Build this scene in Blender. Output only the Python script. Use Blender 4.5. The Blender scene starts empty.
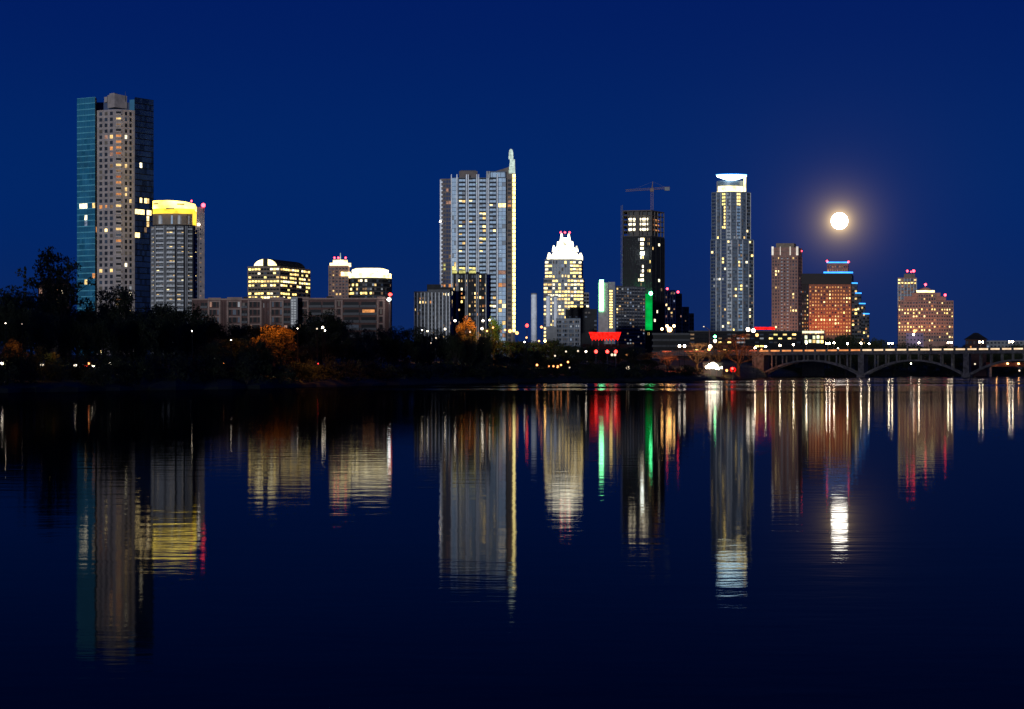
import bpy, math, random
from mathutils import Vector
rnd = random.Random(7)
SC = bpy.context.scene
COL = SC.collection
F, HZ, CH = 1800.0, 372.0, 2.0          # focal length in pixels, horizon row, eye height above the water

# ------------------------------------------------------------------ materials
MATS = {}
def _new(name):
    m = bpy.data.materials.new(name); m.use_nodes = True
    nt = m.node_tree; nt.nodes.clear()
    out = nt.nodes.new('ShaderNodeOutputMaterial')
    return m, nt, out
def mat(name, col, rough=.7, metal=0., var=.25, scale=.35, spec=.4):
    m, nt, out = _new(name)
    p = nt.nodes.new('ShaderNodeBsdfPrincipled')
    tc = nt.nodes.new('ShaderNodeTexCoord')
    n = nt.nodes.new('ShaderNodeTexNoise'); n.inputs['Scale'].default_value = scale; n.inputs['Detail'].default_value = 5
    nt.links.new(tc.outputs['Object'], n.inputs['Vector'])
    r = nt.nodes.new('ShaderNodeMapRange')
    r.inputs['From Min'].default_value = .3; r.inputs['From Max'].default_value = .7
    r.inputs['To Min'].default_value = 1 - var; r.inputs['To Max'].default_value = 1 + var
    nt.links.new(n.outputs['Fac'], r.inputs['Value'])
    mx = nt.nodes.new('ShaderNodeVectorMath'); mx.operation = 'SCALE'
    mx.inputs[0].default_value = col
    nt.links.new(r.outputs['Result'], mx.inputs['Scale'])
    nt.links.new(mx.outputs['Vector'], p.inputs['Base Color'])
    p.inputs['Roughness'].default_value = rough
    p.inputs['Metallic'].default_value = metal
    p.inputs['Specular IOR Level'].default_value = spec
    nt.links.new(p.outputs['BSDF'], out.inputs['Surface'])
    MATS[name] = m
    return m
def lit(name, col, strength, var=.5, scale=.8, sample=False):
    """a surface that gives off light, unevenly as a lit room behind glass does"""
    m, nt, out = _new(name)
    e = nt.nodes.new('ShaderNodeEmission')
    e.inputs['Color'].default_value = (*col, 1)
    if var > 0:
        tc = nt.nodes.new('ShaderNodeTexCoord')
        oi = nt.nodes.new('ShaderNodeObjectInfo')
        ad = nt.nodes.new('ShaderNodeVectorMath'); ad.operation = 'ADD'
        geo = nt.nodes.new('ShaderNodeNewGeometry')
        n = nt.nodes.new('ShaderNodeTexNoise'); n.inputs['Scale'].default_value = scale; n.inputs['Detail'].default_value = 3
        nt.links.new(geo.outputs['Position'], ad.inputs[0]); nt.links.new(oi.outputs['Random'], ad.inputs[1])
        nt.links.new(ad.outputs['Vector'], n.inputs['Vector'])
        r = nt.nodes.new('ShaderNodeMapRange')
        r.inputs['From Min'].default_value = .3; r.inputs['From Max'].default_value = .7
        r.inputs['To Min'].default_value = strength * (1 - var); r.inputs['To Max'].default_value = strength * (1 + var)
        nt.links.new(n.outputs['Fac'], r.inputs['Value'])
        nt.links.new(r.outputs['Result'], e.inputs['Strength'])
    else:
        e.inputs['Strength'].default_value = strength
    nt.links.new(e.outputs['Emission'], out.inputs['Surface'])
    m.cycles.emission_sampling = 'FRONT' if sample else 'NONE'
    MATS[name] = m
    return m

mat('tan_concrete', (.275, .228, .222)); mat('pale_concrete', (.42, .42, .43)); mat('grey_concrete', (.20, .20, .21))
mat('dark_concrete', (.055, .055, .06)); mat('frame_concrete', (.075, .06, .05)); mat('pink_stone', (.23, .115, .09)); mat('brown_stone', (.16, .115, .08))
mat('red_granite', (.22, .07, .035)); mat('brick', (.055, .018, .015)); mat('beige_trim', (.19, .12, .10))
mat('white_panel', (.84, .85, .88)); mat('charcoal_panel', (.02, .02, .023), .8, 0, .25, .35, .15); mat('black_panel', (.004, .004, .005))
mat('bridge_concrete', (.17, .16, .15), .85, 0, .5, .8); mat('asphalt', (.05, .05, .052)); mat('steel', (.10, .10, .11), .6, .2)
mat('crane_steel', (.18, .12, .12), .6); mat('brown_fin', (.13, .10, .09)); mat('slate_panel', (.10, .125, .165))
mat('glass_dark', (.022, .027, .042), .6, 0, .4, .15, .2); mat('glass_black', (.006, .007, .010), .6, 0, .4, .15, .15)
mat('glass_teal', (.018, .125, .22), .4, 0, .35, .10, .5); mat('glass_navy', (.012, .030, .10), .55, 0, .3, .12, .25)
mat('glass_blue', (.30, .45, .62), .4, 0, .3, .12, .5); mat('glass_grey', (.10, .13, .175), .4, 0, .3, .12, .5)
mat('glass_curtain', (.12, .10, .085), .7, 0, .3, .4, .2); mat('glass_sheen', (.04, .055, .085), .5, 0, .3, .2, .25); mat('glass_pale', (.45, .58, .70), .4, 0, .3, .2, .4); mat('glass_teal_deep', (.012, .11, .20), .4, 0, .3, .2, .4); mat('glass_navy_deep', (.006, .015, .05), .5, 0, .3, .2, .25)
mat('teal_mullion', (.08, .30, .40), .5); mat('grass_soil', (.035, .04, .022), .95, 0, .5, .08); mat('bark', (.05, .038, .028), .9, 0, .4, 2)
mat('foliage', (.035, .045, .018), .8, 0, .45, .25); mat('foliage_dry', (.13, .075, .02), .8, 0, .45, .3); mat('foliage_green', (.045, .08, .02), .8, 0, .45, .3)
mat('car_paint', (.10, .10, .11), .3, .4); mat('rubber', (.02, .02, .02), .8)

lit('warm', (1, .66, .25), 1.2); lit('warm_bright', (1, .74, .30), 2.6); lit('white_lit', (1, .88, .56), 2.3)
lit('orange', (1, .40, .13), .75); lit('dim', (1, .62, .36), .22); lit('dim_blue', (.55, .70, 1), .30)
lit('yellow', (1, .84, .28), 1.5); lit('cream', (1, .71, .21), 2.7); lit('pinkish', (1, .55, .40), .35)
lit('ember', (1, .28, .08), .45); lit('sallow', (.85, .80, .25), .75)
lit('crown_yellow', (1, .75, .13), 4.6, .6, .14); lit('crown_amber', (1, .66, .05), 1.7, .5, .2); lit('crown_white', (1, .92, .64), 3.2, .85, .22)
lit('crown_cream', (1, .82, .36), 3.2, .6, .2); lit('crown_cool', (.58, .90, 1), 9.0, .25, .1)
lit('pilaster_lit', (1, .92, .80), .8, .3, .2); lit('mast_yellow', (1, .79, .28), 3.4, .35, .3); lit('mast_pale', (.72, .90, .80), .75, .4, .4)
lit('neon_green', (.22, 1, .38), 10, .15, .3, True); lit('green_glow', (.0, .55, .08), .75, .4, .15); lit('cyan_strip', (.04, .32, 1), 2.6, .2, .2)
lit('red_beacon', (1, .04, .06), 12, 0); lit('red_sign', (1, .010, .006), 2.0, .75, 1.2); lit('red_dim', (1, .10, .03), .5, .5, .5)
lit('lamp_white', (1, .80, .50), 90, 0, 1, True); lit('lamp_soft', (1, .86, .62), 12, 0); lit('lamp_orange', (1, .50, .14), 30, 0, 1, True)
lit('lamp_faint', (1, .80, .55), 1.4, 0); lit('lamp_red', (1, .04, .03), 9, 0); lit('lamp_cool', (.85, 1, .92), 30, 0)
lit('lamp_ember', (1, .34, .10), 5, 0); lit('lamp_green', (.10, 1, .32), 34, 0)
lit('parapet_glow_orange', (1, .36, .12), .95, .4, .5); lit('parapet_glow_cream', (1, .70, .42), 1.25, .25, .5)
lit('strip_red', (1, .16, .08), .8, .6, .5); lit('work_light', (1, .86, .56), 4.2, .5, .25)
lit('moon_surface', (1, .93, .76), 20, .12, .02, True)
lit('pale_lit', (.80, .86, .95), .30, .4, .3); lit('pavilion_lit', (.95, 1, .62), 1.5, .4, .4); lit('lilac_lit_wall', (.6, .45, .75), .20, .3, .1)

for _k in ('foliage', 'foliage_dry', 'foliage_green'):
    _nt = MATS[_k].node_tree; _p = next(n for n in _nt.nodes if n.type == 'BSDF_PRINCIPLED'); _o = next(n for n in _nt.nodes if n.type == 'OUTPUT_MATERIAL')
    _t = _nt.nodes.new('ShaderNodeBsdfTranslucent'); _m = _nt.nodes.new('ShaderNodeMixShader'); _m.inputs['Fac'].default_value = .45 if _k != 'foliage' else .15
    _nt.links.new(_p.inputs['Base Color'].links[0].from_socket, _t.inputs['Color']); _nt.links.new(_p.outputs['BSDF'], _m.inputs[1]); _nt.links.new(_t.outputs['BSDF'], _m.inputs[2]); _nt.links.new(_m.outputs['Shader'], _o.inputs['Surface'])

# ------------------------------------------------------------------ mesh collecting
class MB:
    def __init__(s): s.v = []; s.f = []; s.m = []; s.names = []
    def mi(s, name):
        if name not in s.names: s.names.append(name)
        return s.names.index(name)
    def add(s, vs, fs, m):
        o = len(s.v); k = s.mi(m)
        s.v += [tuple(v) for v in vs]
        for f in fs: s.f.append(tuple(o + i for i in f)); s.m.append(k)
    def box(s, x0, x1, y0, y1, z0, z1, m):
        s.prism([(x0, y0), (x1, y0), (x1, y1), (x0, y1)], z0, z1, m)
    def prism(s, poly, z0, z1, m, top=None):
        """poly anticlockwise from above; z1 may be a list; top = another polygon for a taper"""
        n = len(poly); t = top or poly
        zt = z1 if isinstance(z1, (list, tuple)) else [z1] * n
        vs = [(x, y, z0) for x, y in poly] + [(x, y, z) for (x, y), z in zip(t, zt)]
        fs = [(i, (i + 1) % n, n + (i + 1) % n, n + i) for i in range(n)]
        fs += [tuple(range(n, 2 * n)), tuple(range(n - 1, -1, -1))]
        s.add(vs, fs, m)
    def obox(s, c, ang, w, d, h, m):
        ca, sa = math.cos(ang), math.sin(ang)
        p = [(c[0] + ca * a - sa * b, c[1] + sa * a + ca * b) for a, b in ((-w/2, -d/2), (w/2, -d/2), (w/2, d/2), (-w/2, d/2))]
        s.prism(p, c[2] - h/2, c[2] + h/2, m)
    def tube(s, a, b, r0, r1, m, n=6):
        a, b = Vector(a), Vector(b); d = (b - a).normalized()
        u = d.orthogonal().normalized(); w = d.cross(u)
        vs = []
        for p, r in ((a, r0), (b, r1)):
            for i in range(n):
                t = 2 * math.pi * i / n
                vs.append(p + u * (math.cos(t) * r) + w * (math.sin(t) * r))
        fs = [(i, (i + 1) % n, n + (i + 1) % n, n + i) for i in range(n)] + [tuple(range(n - 1, -1, -1)), tuple(range(n, 2 * n))]
        s.add(vs, fs, m)
    def lathe(s, prof, m, c=(0, 0), n=16):
        vs = []; fs = []
        for r, z in prof:
            for i in range(n):
                t = 2 * math.pi * i / n
                vs.append((c[0] + r * math.cos(t), c[1] + r * math.sin(t), z))
        for k in range(len(prof) - 1):
            for i in range(n):
                j = (i + 1) % n
                fs.append((k*n + i, k*n + j, (k+1)*n + j, (k+1)*n + i))
        fs.append(tuple(range((len(prof)-1)*n, len(prof)*n))); fs.append(tuple(range(n - 1, -1, -1)))
        s.add(vs, fs, m)
    def mesh(s, name):
        me = bpy.data.meshes.new(name)
        me.from_pydata(s.v, [], s.f)
        for nme in s.names: me.materials.append(MATS[nme])
        if len(s.names) > 1: me.polygons.foreach_set('material_index', s.m)
        me.update()
        return me
    def build(s, name, parent=None, kind=None):
        if not s.f: return None
        o = bpy.data.objects.new(name, s.mesh(name)); COL.objects.link(o)
        if parent: o.parent = parent
        if kind: o['kind'] = kind
        return o

def tag(o, label=None, cat=None, group=None, kind=None):
    if label: o['label'] = label
    if cat: o['category'] = cat
    if group: o['group'] = group
    if kind: o['kind'] = kind
    return o
def empty(name, loc, label, cat, group=None, rz=0):
    o = bpy.data.objects.new(name, None); COL.objects.link(o)
    o.location = loc; o.rotation_euler.z = rz; o.empty_display_size = 1
    return tag(o, label, cat, group)
def part(name, mesh, parent, loc=(0, 0, 0), ang=0, scale=(1, 1, 1)):
    o = bpy.data.objects.new(name, mesh); COL.objects.link(o)
    o.parent = parent; o.location = loc; o.rotation_euler.z = ang; o.scale = scale
    return o
def wx(px, Y): return (px - 512) / F * Y
def wz(py, Y): return CH + (HZ - py) / F * Y
_unit = {}
def unit_box(m):
    if ('b', m) not in _unit:
        b = MB(); b.box(-.5, .5, -.5, .5, -.5, .5, m); _unit['b', m] = b.mesh('unit_pane')
    return _unit['b', m]
def unit_globe(m):
    if ('g', m) not in _unit:
        b = MB(); b.lathe([(math.sin(math.pi * (i + .06) / 8.12), -math.cos(math.pi * (i + .06) / 8.12)) for i in range(9)], m, n=12)
        _unit['g', m] = b.mesh('unit_globe')
    return _unit['g', m]
def unit_pole(m):
    if ('p', m) not in _unit:
        b = MB(); b.tube((0, 0, 0), (0, 0, 1), 1, .65, m, 8); _unit['p', m] = b.mesh('unit_pole')
    return _unit['p', m]

# ------------------------------------------------------------------ shoreline and ground
SHORE = [(-2500, 110), (-900, 135), (-300, 152), (0, 172), (150, 195), (270, 218), (400, 277), (500, 327), (640, 379), (700, 412), (735, 470),
         (757, 600), (772, 715), (800, 835), (860, 870), (950, 910), (1024, 950), (1200, 1000), (1600, 1100), (2600, 1300)]
def lerp_table(t, x):
    if x <= t[0][0]: return t[0][1]
    for (a, ya), (b, yb) in zip(t, t[1:]):
        if x <= b: return ya + (yb - ya) * (x - a) / (b - a)
    return t[-1][1]
def shore(px): return lerp_table(SHORE, px)
BANK = [(0, -.6), (1.5, .35), (6, .9), (25, 2.0), (80, 3.6), (200, 5.5), (450, 8), (900, 9)]
def ground_z(px, Y): return lerp_table(BANK, max(0, Y - shore(px)))

# ------------------------------------------------------------------ buildings
class Bld:
    def __init__(s, name, label, D, cpx, cat='building', group=None, zbase=None):
        s.D = D; s.X0 = wx(cpx, D)
        s.zg = ground_z(cpx, D) if zbase is None else zbase
        s.root = empty(name, (s.X0, D, s.zg), label, cat, group)
        s.wall = MB(); s.win = []; s.balc = []; s.rng = random.Random(name + label)
    def P(s, px, d=0.): return (wx(px, s.D + d) - s.X0, d)
    def poly(s, pts): return [s.P(*p) for p in pts]
    def Z(s, py): return wz(py, s.D) - s.zg
    def mass(s, pts, ytop, m, ybot=None, mb=None):
        z0 = -1. if ybot is None else s.Z(ybot)
        zt = [s.Z(y) for y in ytop] if isinstance(ytop, (list, tuple)) else s.Z(ytop)
        (mb or s.wall).prism(s.poly(pts), z0, zt, m)
    def fac(s, p, q, ytop, ybot, nf, nc, ww=.6, wh=.55, lits=0., glass='glass_dark', mats=('warm', 'warm', 'warm_bright', 'dim', 'orange'),
            piers=None, pier_m='pale_concrete', pier_w=.8, pier_d=.45, bands=None, band_h=.5, band_d=.25, balcony=None, skip=None, margin=0., vo=.5, vary=True):
        p, q = s.P(*p), s.P(*q)
        z1 = s.Z(ytop); z0 = 1.5 if ybot is None else s.Z(ybot)
        dx, dy = q[0] - p[0], q[1] - p[1]; L = math.hypot(dx, dy); ex = (dx / L, dy / L); n = (ex[1], -ex[0]); ang = math.atan2(ex[1], ex[0])
        fh = (z1 - z0) / nf; cw = (L - 2 * margin) / nc
        for i in range(nf):
            z = z1 - (i + vo) * fh
            for j in range(nc):
                if skip and skip(i, j): continue
                t = margin + (j + .5) * cw
                c = (p[0] + ex[0] * t + n[0] * .03, p[1] + ex[1] * t + n[1] * .03, z)
                pr = lits(i, j) if callable(lits) else lits
                m = None
                if isinstance(pr, str): m = pr
                elif s.rng.random() < pr: m = s.rng.choice(mats)
                g2 = glass; q2 = s.rng.random()
                if vary and glass in ('glass_dark', 'glass_grey', 'glass_black'): g2 = 'glass_curtain' if q2 < .10 else ('glass_sheen' if q2 < .25 else glass)
                elif vary and glass == 'glass_blue': g2 = 'glass_grey' if q2 < .12 else ('glass_pale' if q2 < .25 else glass)
                elif vary and glass in ('glass_teal', 'glass_navy'): g2 = glass + '_deep' if q2 < .25 else glass
                kx = s.rng.uniform(.82 if ww > .74 else .55, 1) if (m and vary) else 1; kz = s.rng.uniform(.85 if ww > .74 else .7, 1) if (m and vary) else 1
                c = (c[0], c[1], c[2] + (1 - kz) * fh * wh * .5 * s.rng.choice((-1, 1)))
                s.win.append([c, ang, cw * ww * kx, fh * wh * kz, m, g2])
                if balcony and balcony[0](i, j):
                    _, bm, bh, bd = balcony
                    s.balc.append(((p[0] + ex[0]*t + n[0]*bd/2, p[1] + ex[1]*t + n[1]*bd/2, z - fh*wh/2 + bh/2 - .1), ang, cw * min(1., ww + .12), bd, bh, bm))
            if bands:
                zc = z1 - i * fh
                s.wall.obox((p[0] + dx/2 + n[0]*(band_d/2), p[1] + dy/2 + n[1]*(band_d/2), zc - band_h/2 - .02), ang, L - .02, band_d, band_h, bands)
        if piers is not None:
            fr = piers if isinstance(piers, (list, tuple)) else [k / piers for k in range(piers + 1)]
            for t in fr:
                t = min(max(t * L, pier_w/2 + .02), L - pier_w/2 - .02)
                s.wall.obox((p[0] + ex[0]*t + n[0]*(pier_d/2+.03), p[1] + ex[1]*t + n[1]*(pier_d/2+.03), (z0 + z1)/2 + .03), ang, pier_w, pier_d, z1 - z0, pier_m)
    def light(s, spots):
        for px, py, m in spots:
            best, bd = None, 1e9
            for w in s.win:
                Y = s.D + w[0][1]; X = s.X0 + w[0][0]; Z = s.zg + w[0][2]
                d = (512 + X / Y * F - px) ** 2 + (HZ - (Z - CH) / Y * F - py) ** 2
                if d < bd: bd, best = d, w
            if best: best[4] = m
    def beacon(s, px, py, r=.9, m='red_beacon', d=6, name='beacon'):
        x, y = s.P(px, d); z = wz(py, s.D + d) - s.zg
        o = part(name, unit_globe(m), s.root, (x, y, z), 0, (r, r, r))
        st = part('beacon_stand', unit_pole('steel'), o, (0, 0, -3.4), 0, (.25, .25, 2.5))
        return o
    def done(s, wallname='wall'):
        s.wall.build(wallname, s.root)
        s.win.sort(key=lambda w: (0 if w[4] else 1))
        rest = MB()
        for k, (c, ang, w, h, m, g) in enumerate(s.win):
            if k < 100:
                part('window', unit_box(m or g), s.root, c, ang, (w, .16, h))
            else:
                rest.obox(c, ang, w, .16, h, m or g)
        rest.build('window', s.root, 'stuff')
        rest = MB()
        for k, (c, ang, w, d, h, m) in enumerate(s.balc):
            if k < 100: part('balcony', unit_box(m), s.root, c, ang, (w, d, h))
            else: rest.obox(c, ang, w, d, h, m)
        rest.build('balcony', s.root, 'stuff')
        return s.root
    def sub(s, name): return MB()

# --- 1 tall glass and stone residential tower, far left
b = Bld('residential_tower', 'tallest left tower with teal glass wing, tan stone middle and dark glass wing', 1000, 115, 'tower')
wing = MB(); b.mass([(77, 9), (95, 3), (96.6, 9), (79.5, 25)], 96, 'teal_mullion', mb=wing); wing.build('glass_wing', b.root)
wing = MB(); b.mass([(135, 4), (153.6, 15), (151, 31), (133.5, 19)], 96, 'glass_black', mb=wing); wing.build('glass_wing', b.root)
b.mass([(96.7, 5.5), (115.6, 1), (121.6, 1.4), (134.8, 5.5), (133, 32), (98, 30)], 109, 'tan_concrete')
core = MB(); b.mass([(96.6, 14), (136, 15), (134, 30), (97, 28)], 98.5, 'glass_navy', 109.2, mb=core)
b.mass([(129.5, 10), (136, 9), (135.5, 14), (129.5, 14.5)], 97, 'glass_teal', 109, mb=core); core.build('glass_storey', b.root)
ph = MB(); b.mass([(107.5, 12), (114.5, 8), (127, 14), (119, 20)], [92, 91.2, 92.2, 92], 'tan_concrete', 105, mb=ph)
b.mass([(104.2, 13), (107.3, 11.4), (112, 16), (108, 18)], 93.5, 'tan_concrete', 99, mb=ph); b.mass([(109.5, 12.6), (114.5, 10), (118, 14), (113, 17)], 90, 'tan_concrete', 92.2, mb=ph)
ph.build('penthouse', b.root)
an = MB(); x, y = b.P(125.4, 13); an.tube((x, y, b.Z(98)), (x, y, b.Z(88)), .16, .08, 'steel', 5); an.build('antenna', b.root)
b.fac((77, 9), (95, 3), 96, 355, 44, 7, .95, .84, 0, 'glass_teal')
b.fac((95, 3), (96.6, 9), 96, 355, 44, 2, .92, .9, 0, 'glass_black')
b.fac((135, 4), (153.6, 15), 96, 355, 44, 8, .95, .84, .006, 'glass_navy')
b.fac((96.7, 5.5), (115.6, 1), 110, 355, 42, 3, .52, .6, .02, 'glass_dark', margin=1.0, bands='tan_concrete', band_h=.3, band_d=.12)
b.fac((115.6, 1), (121.6, 1.4), 110, 355, 42, 1, .85, .62, .08, 'glass_black', ('orange', 'warm', 'dim', 'ember'), balcony=(lambda i, j: True, 'tan_concrete', .8, 1.3))
b.fac((121.6, 1.4), (134.8, 5.5), 110, 355, 42, 2, .46, .62, .02, 'glass_black', margin=1.2, bands='tan_concrete', band_h=.3, band_d=.12)
b.light([(80.6, 208.8, 'white_lit'), (84, 208, 'white_lit'), (87, 208, 'white_lit'), (93, 208, 'warm'), (100.5, 208, 'orange'), (106, 208, 'orange'), (111, 208, 'dim'),
    (118, 208, 'warm'), (136.7, 210, 'warm_bright'), (140, 210, 'warm_bright'), (147, 211.7, 'white_lit'), (150, 212, 'warm_bright'), (140, 199, 'warm_bright'), (146, 200, 'warm_bright'),
    (149, 201, 'warm'), (149, 218, 'warm_bright'), (147.4, 222.5, 'warm'), (145.5, 229, 'dim'), (135, 232.5, 'warm_bright'), (139, 234, 'warm_bright'), (130.5, 202.5, 'warm'),
    (126.5, 191.5, 'warm'), (126.5, 196.6, 'pinkish'), (119, 195, 'orange'), (117, 231, 'warm'), (117.6, 242.5, 'orange'), (95, 232, 'orange'), (87, 215, 'white_lit'), (85.4, 226, 'dim_blue'),
    (93.5, 273.6, 'orange'), (100.5, 273, 'warm'), (126.4, 262, 'white_lit'), (87, 280, 'warm'), (106.5, 137, 'pinkish'), (111.3, 137, 'warm'), (126, 138, 'white_lit'), (118, 137, 'orange'),
    (118, 142, 'orange'), (119, 148, 'orange'), (118, 154, 'ember'), (110.7, 150, 'orange'), (110.7, 156, 'pinkish'), (117, 165, 'warm'), (112, 165, 'dim'), (126, 165, 'warm'), (140, 165, 'white_lit'), (117, 184, 'orange'), (126, 192, 'warm'), (129, 294, 'white_lit'), (129, 291, 'pale_lit'), (143, 212, 'warm_bright'), (138, 210, 'warm_bright')])
b.done()

# --- 2 tower with the yellow lit crown
b = Bld('residential_tower', 'white balconied tower under a glowing yellow curved crown beside the tallest left tower', 960, 176, 'tower')
front = [(152.8, 4), (156, 1.2), (166, 0), (176, 0), (186, 1.5), (193, 4), (196.5, 7)]
b.mass(front + [(196, 30), (152.8, 30)], 225, 'charcoal_panel')
slab = MB(); b.mass([(196.6, 6), (204.6, 9), (203, 30), (196.6, 30)], 206, 'tan_concrete', mb=slab); slab.build('side_wall', b.root)
pent = MB(); b.mass([(152.8, 5), (157, 3), (167, 2), (176, 2), (186, 3.2), (192.5, 5.5), (195, 28), (152.8, 28)], 213, 'brown_stone', 225, mb=pent); pent.build('penthouse', b.root)
crown = MB(); b.mass([(152.8, 3.5), (157, .8), (167, -.4), (176, -.4), (186, 1.2), (195, 4.6), (197.5, 12), (196, 30), (152.8, 30)], [200.3, 200.3, 200.3, 200.8, 201.6, 203.4, 207, 207, 200.3], 'crown_yellow', 208.2, mb=crown)
b.mass([(152.8, 4.0), (157, 1.4), (167, .3), (176, .3), (186, 1.9), (194.6, 5), (196, 28), (152.8, 28)], 208.3, 'crown_amber', 209.9, mb=crown)
b.mass([(152.8, 4.4), (157, 1.8), (167, .8), (176, .8), (186, 2.4), (194, 5.2), (195.5, 28), (152.8, 28)], 210.0, 'crown_amber', 213.1, mb=crown)
b.mass([(192.6, 5.6), (196.4, 8), (196, 20), (192.8, 20)], 210, 'crown_amber', 224, mb=crown)
crown.build('lit_crown', b.root)  # floodlighting of the crown is put in as emission of its surface
for pts, ya, yb in (([(153.4, .2), (158.5, -.6), (158.5, 1), (153.4, 2)], 203.1, 204.2), ([(177, -1), (184.5, .2), (184.5, 2), (177, 1)], 203.6, 204.9), ([(166, -1.2), (174.5, -1.2), (174.5, 1), (166, 1)], 208.2, 209.2)):
    louv = MB(); b.mass(pts, ya, 'brown_stone', yb, mb=louv); louv.build('louvre', b.root)
led = MB(); b.mass([(152.8, 3.0), (157, .4), (167, -.9), (176, -.9), (186, .8), (195, 4), (196.5, 10), (152.8, 10)], 224.6, 'black_panel', 225.6, mb=led); led.build('ledge', b.root)
b.fac((158.5, 2.8), (173, 2), 214.5, 224, 1, 5, .88, .9, 0, 'glass_blue'); b.fac((177.5, 2), (189.5, 4.4), 214.5, 224, 1, 4, .8, .9, 0, 'glass_blue', ())
b.light([(160, 219, 'pale_lit'), (163, 219, 'dim_blue'), (166, 219, 'pale_lit'), (169, 219, 'pale_lit'), (180, 219, 'pale_lit'), (183, 219, 'dim_blue'), (187, 219, 'pale_lit')])
for (p, q, nc) in zip(front, front[1:], (2, 3, 3, 2, 2, 1)):
    b.fac(p, q, 226, 355, 27, nc, .84, .5, .2, 'glass_grey', ('warm', 'dim', 'warm_bright', 'pale_lit', 'dim'), balcony=(lambda i, j: True, 'pale_concrete', 1.0, 1.1), bands='grey_concrete', band_h=.35, band_d=.5,
          piers=[0, 1], pier_m='grey_concrete', pier_w=.5, pier_d=1.2)
for xa, xb, m_ in ((174.7, 176.3, 'charcoal_panel'), (183.4, 185.4, 'charcoal_panel'), (163.4, 164.2, 'grey_concrete'), (192.2, 193.4, 'charcoal_panel')):
    b.mass([(xa, -1.6 if xa < 180 else 0), (xb, -1.6 if xa < 180 else .3), (xb, 8), (xa, 8)], 225.8, m_)
b.light([(153.6, 228, 'warm'), (153.6, 247, 'warm'), (154, 257, 'warm_bright'), (154, 276, 'warm'), (154, 287, 'warm_bright'), (154, 292, 'warm'), (180, 241, 'pale_lit'), (159, 261, 'dim'), (188, 257, 'dim'), (171, 281, 'warm'), (178, 300, 'warm'), (171, 232.5, 'warm_bright'), (168, 232.5, 'warm'), (153.6, 236.6, 'warm_bright'), (153.6, 241.6, 'warm_bright'), (153.6, 252.3, 'warm_bright'), (171, 261.4, 'warm'), (154, 266, 'warm'), (156.8, 270.6, 'warm_bright'),
    (153.6, 281.6, 'white_lit'), (187, 276, 'warm'), (195, 276.8, 'warm_bright'), (182, 282.7, 'white_lit'), (162.8, 285.6, 'pinkish'), (169, 290.9, 'warm_bright'), (185, 248, 'warm')])
b.fac((196.6, 6), (204.6, 9), 226, 355, 27, 1, .18, .3, .3, 'glass_dark', ('dim', 'pinkish'))
b.beacon(203.3, 205.2, 1.1, d=8); b.beacon(191.5, 201, .5, d=6); b.beacon(198.8, 224.5, .7, 'lamp_soft', d=5, name='lamp')
b.done()

# --- 3 brick apartment blocks behind the trees
def midrise(label, D, x0, x1, ytop, bays, seed):
    b = Bld('apartment_block', label, D, (x0 + x1) / 2, 'building')
    b.mass([(x0, 2), (x1, 0), (x1, 26), (x0, 26)], ytop, 'brick')
    r = random.Random(seed)
    t = x0
    for k, (w, style) in enumerate(bays):
        xa, xb = t, min(t + w, x1)
        da = 2 - 2 * (xa - x0) / (x1 - x0); db = 2 - 2 * (xb - x0) / (x1 - x0)
        if style == 'frame':
            b.fac((xa, da), (xb, db), ytop + 1, ytop + 55, 7, 3, .66, .66, .04, 'glass_black', ('dim', 'pinkish'), piers=[0, 1], pier_m='beige_trim', pier_w=.75, pier_d=.8, bands='beige_trim', band_h=.55, band_d=.5)
            b.mass([(xa, da - .9), (xb, db - .9), (xb, db + 9), (xa, da + 9)], ytop - 1.5 - 1.5 * r.random(), 'beige_trim', ytop - .9)
        elif style == 'balcony':
            b.fac((xa, da), (xb, db), ytop + 2, ytop + 55, 7, 2, .85, .7, .03, 'glass_black', ('dim', 'pinkish', 'orange'), balcony=(lambda i, j: True, 'dark_concrete', 1.0, 1.4))
        else:
            b.fac((xa, da), (xb, db), ytop + 2, ytop + 55, 7, 3, .55, .6, .04, 'glass_black', ('dim', 'pale_lit', 'pinkish'), piers=[0, .5, 1], pier_m='brick', pier_w=.7, pier_d=.3)
        t = xb
    par = MB(); b.mass([(x0 - .2, 1.4), (x1 + .2, -.6), (x1 + .2, 27), (x0 - .2, 27)], ytop - 1, 'beige_trim', ytop + .4, mb=par); par.build('parapet', b.root)
    up = MB()
    for k in range(5):
        a = x0 + (x1 - x0) * (k + .2 + r.random() * .4) / 5; w = 2 + 5 * r.random()
        b.mass([(a, 8), (a + w, 8), (a + w, 14), (a, 14)], ytop - 1.5 - 2.5 * r.random(), 'charcoal_panel', ytop - .9, mb=up)
    up.build('roof_plant', b.root)
    return b
b = midrise('long brick apartment block with pale balcony frames under the arched roof office', 760, 192, 291, 299.5, [(9, 'brick'), (7, 'balcony'), (13, 'frame'), (6, 'brick'), (15, 'frame'), (6, 'balcony'), (14, 'frame'), (8, 'brick'), (14, 'frame'), (7, 'balcony')], 3)
b.light([(211, 306, 'pinkish'), (238, 306, 'pale_lit'), (262, 306, 'pale_lit')]); b.done()
b = midrise('beige framed brick apartment block right of the blue stair tower', 740, 297, 391, 298.8, [(12, 'frame'), (26, 'balcony'), (8, 'frame'), (34, 'balcony'), (8, 'frame'), (6, 'brick')], 4)
b.light([(300, 328, 'dim')]); b.done()
b = Bld('stair_tower', 'narrow stair tower with a bluish lit glass strip between the brick blocks', 735, 294, 'tower')
b.mass([(290.6, 0), (297.6, 0), (297.6, 6), (290.6, 6)], 297, 'grey_concrete')
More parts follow.
